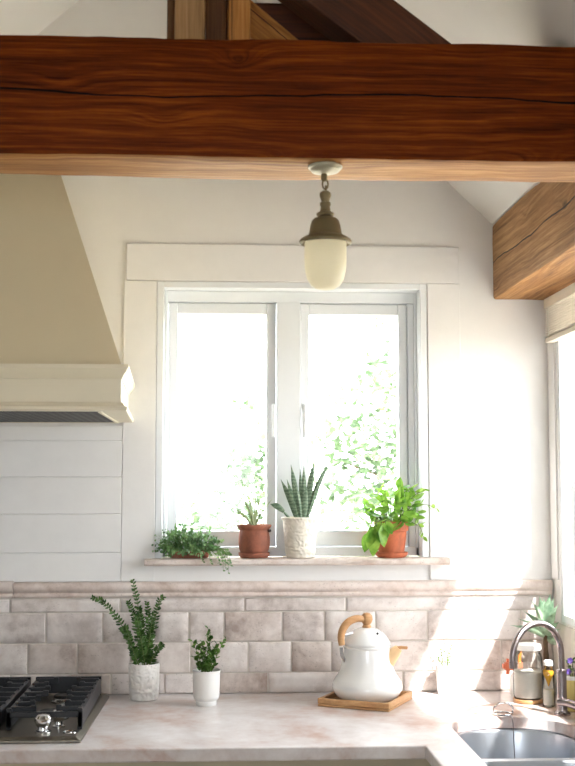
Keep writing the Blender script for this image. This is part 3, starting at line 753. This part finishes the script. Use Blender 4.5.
# 1 tall fronds
c = V((-.184, -.075, ZC+.0005))
pl = thing('potted_plant', c, 'white textured cylinder planter with tall arching dark green fronds beside the cooktop', 'plant')
pot(pl, [(.001, 0), (.034, 0), (.0365, .003), (.0385, .045), (.0392, .0875), (.0380, .0895), (.0360, .0885), (.0355, .078), (.001, .078)], M['emboss'], c)
soil(pl, .0353, c+V((0, 0, .0785)))
def frond(mb, pts, lw, ll, step, r0=.0016, seed=1, both=True):
    rg = random.Random(seed); P = spline(pts, 14); mb.cur = 1; mb.tube(P, [r0*(1-.6*i/len(P)) for i in range(len(P))], 5); mb.cur = 0
    acc = 0; s = 1
    for i in range(1, len(P)):
        acc += (P[i]-P[i-1]).length
        if acc < step or i < 4: continue
        acc = 0; t = (P[i]-P[i-1]).normalized(); f = i/len(P); L = ll*(.85+.3*rg.random())*(1-.45*f)
        side = t.cross(V((0, -1, .1))).normalized(); fr = side.cross(t)
        for s in (-1, 1):
            for sh in (0, 1):
                ddir = side*s*.9+t*.5+fr*(rg.uniform(-1.3, 1.3)); mb.leaf(P[i]+t*rg.uniform(-.002, .002), ddir, fr+side*rg.uniform(-.5, .5), L, lw*(1-.3*f), rg.uniform(-.4, .6), 3, .3, .8)
mb = MB(); s0 = c+V((0, 0, .08)); ZZ = s0.z
def xz(px_, py, y): # world point seen through pixel at a given depth
    D = 3.12+y; return None
tips = [[(-.012, 0, 0), (-.035, -.010, .06), (-.066, -.02, .118), (-.102, -.026, .158), (-.128, -.028, .168)],
        [(0, .004, 0), (-.006, .006, .08), (-.018, .006, .15), (-.032, .004, .208)],
        [(-.004, .01, 0), (-.016, .014, .06), (-.028, .018, .115), (-.042, .02, .155)],
        [(.008, 0, 0), (.014, -.004, .05), (.026, -.008, .105), (.036, -.012, .155), (.047, -.014, .168)],
        [(.012, -.008, 0), (.024, -.016, .028), (.038, -.02, .048), (.048, -.022, .056)],
        [(.004, -.012, 0), (-.004, -.022, .05), (-.012, -.026, .095), (-.018, -.028, .125)],
        [(.006, .012, 0), (.010, .018, .06), (.008, .022, .115), (.004, .024, .15)],
        [(-.010, -.010, 0), (-.024, -.022, .035), (-.036, -.028, .075), (-.046, -.03, .10)],
        [(.0, -.006, 0), (.012, -.012, .055), (.018, -.014, .1), (.024, -.016, .13)]]
for i, tp in enumerate(tips): frond(mb, [s0+V((p[0], p[1], p[2]*1.04)) for p in tp],   .0060, .0165, .0050, .0017, i+3)
mb.build('foliage', [M['leaf_fern'], M['stem']], pl, smooth=60)

# 2 small sprigs in footed planter
c = V((-.026, -.165, ZC+.0005))
pl = thing('potted_plant', c, 'white footed planter with short small-leaved sprigs, between the tall fronds and the kettle', 'plant')
pot(pl, [(.001, 0), (.0245, 0), (.0255, .002), (.0255, .010), (.0255, .0115), (.030, .0155), (.0318, .022), (.033, .05), (.0335, .0785), (.0355, .083), (.0345, .0845), (.0315, .080), (.0305, .070), (.001, .070)], M['ceramic'], c)
soil(pl, .0303, c+V((0, 0, .0702)))
def sprig(mb, pts, n, L, W, seed, r0=.0012, spread=1.0):
    rg = random.Random(seed); P = spline(pts, 10); mb.cur = 1; mb.tube(P, [r0*(1-.6*i/len(P)) for i in range(len(P))], 5); mb.cur = 0
    for k_ in range(n):
        i = 3+int((len(P)-4)*k_/max(1, n-1)); t = (P[min(i, len(P)-1)]-P[i-1]).normalized()
        a = k_*2.4+rg.random(); o = t.orthogonal().normalized(); o2 = t.cross(o)
        d = (o*math.cos(a)+o2*math.sin(a))*spread+t*.7
        mb.leaf(P[min(i, len(P)-1)], d, t+V((0, -.3, .5)), L*rg.uniform(.75, 1.15), W*rg.uniform(.8, 1.1), rg.uniform(-.3, .5), 4, .2, .8, rg.uniform(-.4, .4))
mb = MB(); s0 = c+V((0, 0, .072))
for i, (tip, bow) in enumerate([((-.034, 0, .064), -.01), ((-.020, .006, .058), .0), ((.004, 0, .088), .004), ((.010, .004, .078), .006), ((.046, -.004, .070), .012), ((.020, .0, .05), .01), ((-.028, -.008, .034), -.01),
                          ((-.008, -.012, .045), 0), ((.012, -.014, .040), .0), ((-.010, .012, .060), -.004), ((.024, .01, .058), .008)]):
    t_ = V(tip); t_.z *= 1.28; sprig(mb, [s0+V((t_.x*.2, t_.y, 0)), s0+V((t_.x*.45+bow*.3, t_.y, t_.z*.5)), s0+t_], 15, .0148, .0108, i+20)
mb.build('foliage', [M['leaf_box'], M['stem']], pl, smooth=60)

# 3 trailing plant on the sill
SZ = 1.2625
c = V((-.075, .0, SZ))
pl = thing('trailing_plant', c, 'low bushy trailing plant with tiny leaves spilling over the left end of the window sill', 'plant')
MB().lathe([(.001, 0), (.026, 0), (.030, .022), (.031, .0225), (.028, .020), (.001, .02)], c+V((0, .006, 0)), 24, Matrix.Diagonal((1.9, .8, .75, 1))).build('planter', M['terra2'], pl)
mb = MB(); rg = random.Random(5)
for i in range(150):
    a = rg.uniform(0, 2*PI); e = rg.random()**.6
    tx = -.0+.094*math.cos(a)*e; tyy = -.008+.030*math.sin(a)*e
    hx = (tx+.01)/.1; h = (.074*(1-hx*hx*.6)+.004)*rg.uniform(.12, 1.12); tyy = tyy if h > .03 else -.03+rg.uniform(-.006, .006)
    b0 = c+V((tx*.55, tyy*.3+.002, .018)); tp = c+V((tx*1.03, tyy, max(.006, h)))
    md = (b0+tp)/2+V((rg.uniform(-.008, .008), rg.uniform(-.006, .006), .01))
    sprig(mb, [b0, md, tp], 9, .0095, .0068, 100+i, .0007)
for i in range(7):   # hanging strands over the sill edge, right side
    x = [.072, .088, .095, .10, .05, .03, .082][i]; dz = [-.012, -.022, -.034, -.015, -.010, -.006, -.028][i]
    sprig(mb, [c+V((x*.6, -.006, .028)), c+V((x, -.036, .022)), c+V((x+.006, -.050, .002)), c+V((x+.008, -.050, dz))], 10, .009, .0065, 300+i, .0007)
mb.build('foliage', [M['leaf_trail'], M['stem']], pl, smooth=60)

# 4 terracotta with pale spikes
def saucer(parent, r, c, m): MB().lathe([(.001, 0), (r*.82, 0), (r*.97, .006), (r, .0135), (r*.95, .014), (r*.85, .005), (.001, .004)], c, 36).build('saucer', m, parent)
c = V((.0955, .000, SZ))
pl = thing('potted_plant', c, 'round-bellied weathered terracotta pot with thin pale spiky leaves on the window sill', 'plant')
saucer(pl, .0415, c, M['terra2'])
pot(pl, [(.001, .006), (.030, .006), (.0335, .008), (.039, .022), (.0415, .038), (.041, .054), (.0385, .068), (.038, .072), (.0435, .079), (.0455, .083), (.0445, .086), (.040, .083), (.036, .074), (.001, .074)], M['terra2'], c)
MB().tube([c+V((.037, -.022, .0705)), c+V((.042, -.019, .071))], [.004, .0035], 10).build('drain_hole', M['burner'], pl)
soil(pl, .0358, c+V((0, 0, .0745)))
mb = MB(); s0 = c+V((0, -.004, .078)); tpr = lambda t: (1-t)**.8*.95+.05
for tx, ty_, tz, b_ in ((-.072, -.01, .044, .01), (-.046, .0, .072, .012), (-.026, -.012, .086, .01), (-.012, .004, .056, .004), (.004, -.004, .068, .0), (.016, .0, .064, .0), (.036, -.002, .05, -.006), (-.055, .008, .034, .006), (.012, .008, .036, 0), (-.02, -.014, .05, .004)):
    tx *= 1.3; tz *= 1.5; mb.blade(spline([s0, s0+V((tx*.35, ty_*.5, tz*.5+b_*.4)), s0+V((tx, ty_, tz))], 5), (.0072, (0, 1, .2)), .0025, tpr)
mb.build('leaves', M['leaf_aloe'], pl, smooth=60)

# 5 snake plant
c = V((.2165, -.002, SZ))
pl = thing('potted_plant', c, 'cream embossed flared pot with an upright banded snake plant, middle of the window sill', 'plant')
pot(pl, [(.001, 0), (.034, 0), (.0368, .002), (.0378, .010), (.0398, .012), (.0404, .016), (.0420, .045), (.0455, .085), (.0460, .096), (.0500, .100), (.0505, .104), (.0485, .106), (.0450, .102), (.043, .095), (.001, .095)], M['emboss2'], c)
soil(pl, .0425, c+V((0, 0, .0955)))
mb = MB(); s0 = c+V((0, -.004, .098)); lp_ = lambda t: (.35+.75*math.sin(PI*min(1, t*.9+.08)))*(1 if t < .75 else max(.05, (1-t)/.25)**.7)
for bx_, tx, ty_, tz, w_ in ((-.010, -.046, .0, .086, .014), (-.006, -.032, -.008, .086, .013), (-.002, -.022, .004, .118, .0145), (.006, .0, .006, .108, .012), (.008, .008, -.004, .114, .0135), (.014, .033, .0, .126, .0165), (.016, .062, -.004, .118, .0135),
                       (.018, .072, .004, .128, .010), (-.012, -.074, -.01, .038, .0), (.002, -.012, -.012, .078, .013), (.010, .014, -.012, .07, .015), (.0, -.026, .012, .064, .012)):
    tz *= 1.24; w_ *= .96; tx *= 1.12
    if w_ == 0:
        tz /= 1.24
        mb.blade(spline([s0+V((-.026, -.016, .002)), s0+V((-.038, -.02, .014)), s0+V((-.046, -.02, .024))], 4), (.006, (0, 1, .1)), .002, lp_)
        mb.blade(spline([s0+V((-.044, -.02, .022)), s0+V((-.062, -.02, .036)), s0+V((-.080, -.018, .042))], 5), (.014, (0, 1, .1)), .0025, lp_); continue
    mb.blade(spline([s0+V((bx_, ty_*.5, 0)), s0+V((bx_*.6+tx*.42, ty_*.8, tz*.5)), s0+V((tx, ty_, tz))], 7), (w_, (rnd.uniform(-.4, .4), 1, 0)), .003, lp_)
mb.build('leaves', M['snake'], pl, smooth=60)

# 6 leafy plant in bright terracotta
c = V((.458, .000, SZ))
pl = thing('potted_plant', c, 'orange terracotta pot with a lush bright green leafy plant, right end of the window sill', 'plant')
saucer(pl, .0435, c, M['terra'])
pot(pl, [(.001, .005), (.030, .005), (.033, .007), (.0385, .050), (.0405, .068), (.0450, .070), (.0465, .092), (.0455, .094), (.0415, .092), (.040, .082), (.001, .082)], M['terra'], c)
soil(pl, .0395, c+V((0, 0, .0825)))
mb = MB(); s0 = c+V((0, -.004, .084)); rg = random.Random(11)
def big(p, d, L, W, bend=.6, up=(0, -.4, 1)): mb.leaf(p, d, up, L*1.2, W*1.3, bend, 6, .18, .75, rg.uniform(-.35, .35))
spots = [(-.030, .058, .0), (-.052, .045, -.02), (-.038, .068, -.01), (-.058, .018, -.015), (-.006, .062, -.01), (-.070, .034, -.01), (-.020, .040, -.03), (.010, .048, -.03), (.028, .060, -.01), (.045, .075, 0), (.030, .030, -.03),
         (-.035, .022, -.03), (-.008, .018, -.04), (.048, .040, -.02), (.060, .058, 0), (.020, .078, 0), (.055, .018, -.02), (.030, .005, -.042), (.070, .030, -.01), (.012, .012, -.04), (-.018, .050, -.01), (.040, .055, -.02), (.066, .0, -.01), (.064, .072, 0), (-.045, .004, -.035)]
for i, (x, z, y) in enumerate(spots):
    z *= 1.22; x *= 1.02
    t_ = s0+V((x, y, z)); P = spline([s0+V((x*.25, y*.3, -.004)), s0+V((x*.6, y*.7, z*.7+.012)), t_], 6)
    mb.cur = 1; mb.tube(P, .0012, 5); mb.cur = 0
    for q_ in range(3):
        a = rg.uniform(-.9, .9)+(0, 2.1, -2.1)[q_]; ox = (1 if x > 0 else -1)
        d = V((ox*math.cos(a)*.9, -.35+.4*math.sin(a*1.7), -.15+math.sin(a)*.6)); S = rg.uniform(.75, 1.1)*(.8 if x > .04 else 1)
        big(P[-1-q_], d, .034*S, .020*S, rg.uniform(.2, .9))
# low leaves hanging left of the pot
for x, z, y in ((-.052, -.008, -.042), (-.036, -.002, -.052), (-.062, -.018, -.03), (-.024, .004, -.054), (-.05, -.026, -.046)):
    t_ = s0+V((x, y, z)); P = spline([s0+V((-.02, -.02, .0)), s0+V((x*.8, y*.8, .022)), t_], 6); mb.cur = 1; mb.tube(P, .0013, 5); mb.cur = 0
    big(t_, V((-.15+rg.uniform(-.3, .3), -.12, -1)), .046, .024, .25, (0, -1, .3)); big(P[-3], V((.3, -.3, -.8)), .034, .02, .3, (0, -1, .3))
# long right-hand shoots
for pts, n_ in (([(.02, 0, 0), (.05, -.02, .05), (.085, -.035, .055), (.112, -.04, .044)], 7), ([(.02, 0, 0), (.04, -.01, .055), (.062, -.015, .08), (.086, -.02, .092)], 7), ([(.02, -.01, .0), (.05, -.03, .03), (.070, -.035, -.004), (.078, -.036, -.028)], 8)):
    sprig(mb, [s0+V(p) for p in pts], n_, .022, .011, 400+n_, .0013, .8)
mb.build('foliage', [M['leaf_bright'], M['stem']], pl, smooth=60)

# 7 small white pot in the sun
c = V((.5905, -.052, ZC+.0005))
pl = thing('potted_plant', c, 'small plain white pot with a few thin shoots in the sunlight right of the kettle', 'plant')
pot(pl, [(.001, 0), (.021, 0), (.023, .002), (.0265, .055), (.0285, .073), (.0275, .0745), (.0255, .073), (.0245, .066), (.001, .066)], M['glaze'], c)
soil(pl, .0243, c+V((0, 0, .0662)))
mb = MB(); s0 = c+V((0, 0, .068))
for i, tp in enumerate(((-.014, 0, .04), (-.004, 0, .056), (.006, .004, .03), (.012, 0, .050), (.004, -.006, .022), (-.018, -.004, .02))):
    t_ = V(tp)*1.25; sprig(mb, [s0+V((t_.x*.5, t_.y, 0)), s0+V((t_.x*.6, t_.y, t_.z*.5)), s0+t_], 7, .008, .0045, 500+i, .0009)
mb.build('foliage', [M['leaf_box'], M['stem']], pl, smooth=60)

# 8 yucca-like plant in the corner
c = V((.848, -.062, ZC+.0005))
pl = thing('potted_plant', c, 'grey-green strap-leaved plant on a short brown trunk in the corner behind the faucet', 'plant')
pot(pl, [(.001, 0), (.024, 0), (.026, .002), (.0305, .05), (.031, .0515), (.0285, .0515), (.027, .044), (.001, .044)], M['glaze'], c)
soil(pl, .0268, c+V((0, 0, .0442)))
MB().tube(spline([c+V((0, 0, .042)), c+V((.002, -.002, .08)), c+V((.0, -.004, .125)), c+V((.002, -.006, .15))], 5), [.0075]*8+[.0065]*8, 10).build('trunk', M['bark'], pl)
mb = MB(); s0 = c+V((.002, -.006, .146)); yp = lambda t: (.5+.55*math.sin(PI*min(1, t+.1)))*(1 if t < .6 else max(.03, (1-t)/.4))
for tx, ty_, tz, w_ in ((-.016, -.01, .088, .017), (.008, -.014, .092, .019), (-.034, -.012, .080, .009), (.016, -.02, .084, .017), (-.002, .01, .082, .017), (.026, -.028, .072, .013), (-.082, -.03, .028, .011), (-.066, -.028, .042, .008), (.022, -.055, .022, .013), (.02, -.05, .036, .014),
                      (-.030, -.04, .046, .013), (.020, -.05, -.012, .012), (-.045, .016, .054, .010), (.012, -.05, .058, .015)):
    tz *= 1.2; w_ *= 1.4; tx = tx*1.25 if tx < 0 else tx; mb.blade(spline([s0+V((tx*.05, ty_*.05, 0)), s0+V((tx*.45, ty_*.5, tz*.62)), s0+V((tx, ty_, tz))], 6), (w_, (tx*-3, 1, .2)), .003, yp)
mb.build('leaves', M['leaf_yucca'], pl, smooth=60)

# 9 yellow pot with purple flowers
c = V((.852, -.285, ZC+.0005))
pl = thing('flower_pot', c, 'pale yellow pot with a white rim and purple flowers at the right edge', 'flower pot')
pot(pl, [(.001, 0), (.021, 0), (.0235, .003), (.0265, .03), (.0278, .074), (.001, .074)], M['yellow'], c)
MB().lathe([(.0262, .0745), (.0290, .0745), (.0295, .080), (.0285, .084), (.0262, .083), (.0258, .0745)], c, 36).build('rim', M['glaze'], pl)
mb = MB(); rg = random.Random(3)
for i in range(14):
    a = i*2.4; r = .004+.016*rg.random(); t_ = c+V((r*math.cos(a), r*math.sin(a), .092+.03*rg.random()))
    mb.tube([c+V((r*.4*math.cos(a), r*.4*math.sin(a), .072)), t_], .0008, 5)
    for q_ in range(3): mb.leaf(t_, (math.cos(a+q_*2), math.sin(a+q_*2), .3), (0, 0, 1), .011, .007, .5, 3)
mb.build('foliage', M['leaf_fern'], pl, smooth=60)
mb = MB()
for x, y, z in ((-.016, -.018, .094), (.004, -.022, .092), (-.008, -.006, .118), (.012, -.008, .112)):
    for q_ in range(5):
        a = q_*2*PI/5; mb.leaf(c+V((x, y, z)), (math.cos(a), -.4, math.sin(a)), (0, -1, .2), .0085, .008, -.3, 3)
mb.build('flowers', M['purple'], pl, smooth=60)

# ------------------------------------------------------------------ jars and bottles
c = V((.773, -.170, ZC+.0005))
jr = thing('storage_jar', c, 'clear glass canister half full of flour on a round wooden coaster behind the faucet', 'jar')
MB().lathe([(.001, .0), (.036, 0), (.0375, .002), (.0375, .007), (.036, .009), (.001, .009)], c, 40).build('coaster', M['lightwood'], jr)
MB().lathe([(.001, .0095), (.033, .0095), (.0355, .013), (.036, .03), (.036, .108), (.034, .117), (.030, .122), (.030, .128)], c, 40).build('glass', M['jarglass'], jr, smooth=50)
MB().lathe([(.001, .013), (.032, .013), (.0338, .016), (.0340, .074), (.030, .078), (.018, .0765), (.001, .079)], c, 40).build('flour', M['flour'], jr)
MB().lathe([(.0300, .1285), (.0335, .1285), (.0345, .133), (.033, .141), (.020, .144), (.001, .1445)], c, 40).build('lid', M['glaze'], jr)
c = V((.8075, -.232, ZC+.0005))
jr = thing('glass_bottle', c, 'slim glass bottle with amber oil and white cap between flour jar and faucet', 'bottle')
MB().lathe([(.001, 0), (.013, 0), (.0145, .002), (.015, .012), (.015, .078), (.0135, .086), (.009, .092), (.009, .098)], c, 28).build('glass', M['jarglass'], jr, smooth=50)
MB().lathe([(.001, .048), (.002, .05), (.005, .060), (.011, .074), (.013, .080), (.012, .0855), (.001, .086)], c, 24).build('oil', M['oil'], jr)
MB().lathe([(.001, .004), (.0125, .004), (.0130, .012), (.0130, .040), (.001, .041)], c, 24).build('salt', M['flour'], jr)
MB().lathe([(.0092, .0985), (.0115, .0985), (.0115, .108), (.008, .111), (.001, .111)], c, 24).build('cap', M['glaze'], jr)
c = V((.770, -.078, ZC+.0005))
jr = thing('spray_bottle', c, 'short white bottle with a coral-red trigger head left of the flour jar', 'bottle')
MB().lathe([(.001, 0), (.017, 0), (.0195, .003), (.0205, .02), (.020, .045), (.015, .054), (.009, .059), (.0085, .063)], c, 28).build('body', M['glaze'], jr, smooth=50)
h = MB(); Q = Matrix.Translation(c+V((-.002, 0, .074)))
h.box(-.030, .014, -.008, .008, -.0095, .009, Q); h.box(-.036, -.030, -.0055, .0055, -.006, .005, Q)
h.box(-.024, -.017, -.005, .005, -.024, -.0095, Q @ Matrix.Rotation(R(8), 4, 'Y')); h.box(-.026, -.020, -.004, .004, .009, .018, Q); h.lathe([(.001, -.0105), (.0105, -.0105), (.0105, -.0097), (.001, -.0097)], c+V((-.002, 0, .074)), 16)
h.build('trigger_head', M['coral'], jr, bevel=.0025)
MB().lathe([(.001, .0835), (.006, .0835), (.0065, .098), (.0085, .103), (.008, .113), (.004, .118), (.001, .1185)], c+V((.004, 0, 0)), 18).build('knob', M['orange'], jr)

# ------------------------------------------------------------------ faucet
fx, fy = .8095, -.338
fc = thing('faucet', (fx, fy, ZC), 'dark nickel gooseneck faucet arching over the back of the sink', 'faucet')
MB().lathe([(.001, ZC+.0005), (.019, ZC+.0005), (.0195, ZC+.004), (.0165, ZC+.008), (.0125, ZC+.011), (.0118, ZC+.016), (.0115, ZC+.10), (.0122, ZC+.101), (.0122, ZC+.105), (.0085, ZC+.107), (.001, ZC+.107)], (fx, fy, 0), 32).build('column', M['nickel'], fc)
u_ = V((-.135, -.075, 0)); rr = u_.length/2; u_.normalize()
cen = V((fx, fy, 1.055))+u_*rr
P = [V((fx, fy, ZC+.106)), V((fx, fy, 1.038))]+arc(cen, rr, PI, -.12, 26, tuple(u_), (0, 0, 1))
MB().tube(P, .0074, 16).build('spout', M['nickel'], fc)
tipd = (P[-1]-P[-2]).normalized()
MB().tube([P[-1]-tipd*.004, P[-1]+tipd*.010], .0088, 16).build('aerator', M['nickel'], fc)
lv = spline([(fx-.012, fy-.012, ZC+.033), (fx+.006, fy-.030, ZC+.033), (fx+.026, fy-.062, ZC+.027), (fx+.038, fy-.10, ZC+.019)], 6)
MB().tube(lv, [.0085]*6+[.0095]*7+[.009]*6, 14).build('lever', M['nickel'], fc)

# ------------------------------------------------------------------ outside
gr_ = struct(MB().box(-30, 30, -20, 40, -.62, -.6).build('ground', M['grass'], smooth=0))
def tree(x, y, h, cl, n, seed, label, L=.085):
    rg = random.Random(seed); tr = thing('garden_tree', (x, y, -.6), label, 'tree')
    m = MB(); m.tube(spline([(x, y, -.6), (x+.05, y, .6), (x-.05, y+.05, 1.6), (x, y, h-.6)], 5), [.06]*6+[.05]*6+[.03]*4, 10)
    for (bx_, by_, bz, r) in cl: m.tube(spline([(x, y, bz-.9 if bz > 1.2 else .4), ((x+bx_)/2, (y+by_)/2, bz-.3), (bx_, by_, bz)], 4), [.022-.002*i for i in range(9)], 6)
    m.build('trunk', M['bark'], tr)
    q_ = MB()
    for (bx_, by_, bz, r) in cl:
        for i in range(int(n*r*r)):
            d = V((rg.gauss(0, 1), rg.gauss(0, 1), rg.gauss(0, 1))).normalized()*r*rg.random()**.45
            q_.leaf(V((bx_, by_, bz))+d, (rg.uniform(-1, 1), rg.uniform(-1, 1), rg.uniform(-1, .4)), (rg.uniform(-.5, .5), -.6, 1), L*rg.uniform(.7, 1.2), L*.55, .4, 2)
    q_.build('crown', M['leaf_tree'], tr, smooth=60)
tree(2.3, 5.2, 3.0, [(1.3, 4.9, 1.55, .55), (1.05, 5.0, 2.0, .42), (1.35, 5.0, 2.45, .45), (.85, 5.0, 1.6, .35), (2.4, 5.2, 2.9, .8), (2.9, 5.2, 2.0, .9), (1.15, 5.1, 1.25, .45), (1.5, 4.8, .85, .6), (2.3, 5.0, 1.3, .6)], 1900, 1,
     'pale green leafy tree seen through the right pane of the back window')
tree(.66, 8.2, 1.9, [(.42, 7.4, 1.75, .35), (.5, 7.4, 1.3, .45), (.05, 7.6, .95, .45), (.25, 7.6, 2.15, .18), (-.6, 7.8, .75, .5), (-1.4, 8, .9, .6), (.2, 7.5, 1.65, .3), (-.1, 7.5, 1.2, .3)], 2600, 2,
     'smaller pale tree seen through the left pane of the back window')

# ------------------------------------------------------------------ light
wd = bpy.data.worlds.new('sky'); sc.world = wd; wd.use_nodes = True
bg = wd.node_tree.nodes['Background']; bg.inputs[0].default_value = (.90, .955, 1, 1); bg.inputs[1].default_value = 6.5
sd = V((-1, 1.6, -2.15)).normalized()
sl = bpy.data.lights.new('sun', 'SUN'); sl.energy = 27; sl.angle = R(1.2); sl.color = (1, .985, .96)
so = bpy.data.objects.new('sun', sl); COL.objects.link(so); so.rotation_euler = sd.to_track_quat('-Z', 'Y').to_euler(); so.location = (4, -3, 8)
def portal(loc, rot, sx, sy):
    a = bpy.data.lights.new('daylight_portal', 'AREA'); a.shape = 'RECTANGLE'; a.size = sx; a.size_y = sy; a.cycles.is_portal = True
    o = bpy.data.objects.new('daylight_portal', a); COL.objects.link(o); o.location = loc; o.rotation_euler = rot
portal((X2+.01, (RY0+RY1)/2, (RZ0+RZ1)/2), (0, R(90), 0), RZ1-RZ0, RY1-RY0)
portal(((WX0+WX1)/2, .125, (WZ0+WZ1)/2), (R(-90), 0, 0), WX1-WX0, WZ1-WZ0)
portal(((FX0+FX1)/2, YF-.11, (FZ0+FZ1)/2), (R(90), 0, 0), FX1-FX0, FZ1-FZ0)

# ------------------------------------------------------------------ camera
cd = bpy.data.cameras.new('camera'); cam = bpy.data.objects.new('camera', cd); COL.objects.link(cam); sc.camera = cam
cd.sensor_fit = 'HORIZONTAL'; cd.sensor_width = 24; cd.lens = 24*1180/575
cam.location = (0, -3.12, 1.46)
th, ph = R(3.358956), R(4.795787)
fw = V((math.sin(th)*math.cos(ph), math.cos(th)*math.cos(ph), math.sin(ph)))
cam.rotation_euler = fw.to_track_quat('-Z', 'Y').to_euler()
cd.clip_start = .05; cd.dof.use_dof = True; cd.dof.focus_distance = 3.0; cd.dof.aperture_fstop = 6.3
sc.view_settings.view_transform = 'Standard'; sc.view_settings.look = 'None'; sc.view_settings.gamma = 1
sc.view_settings.exposure = 1.05; sc.view_settings.use_curve_mapping = False
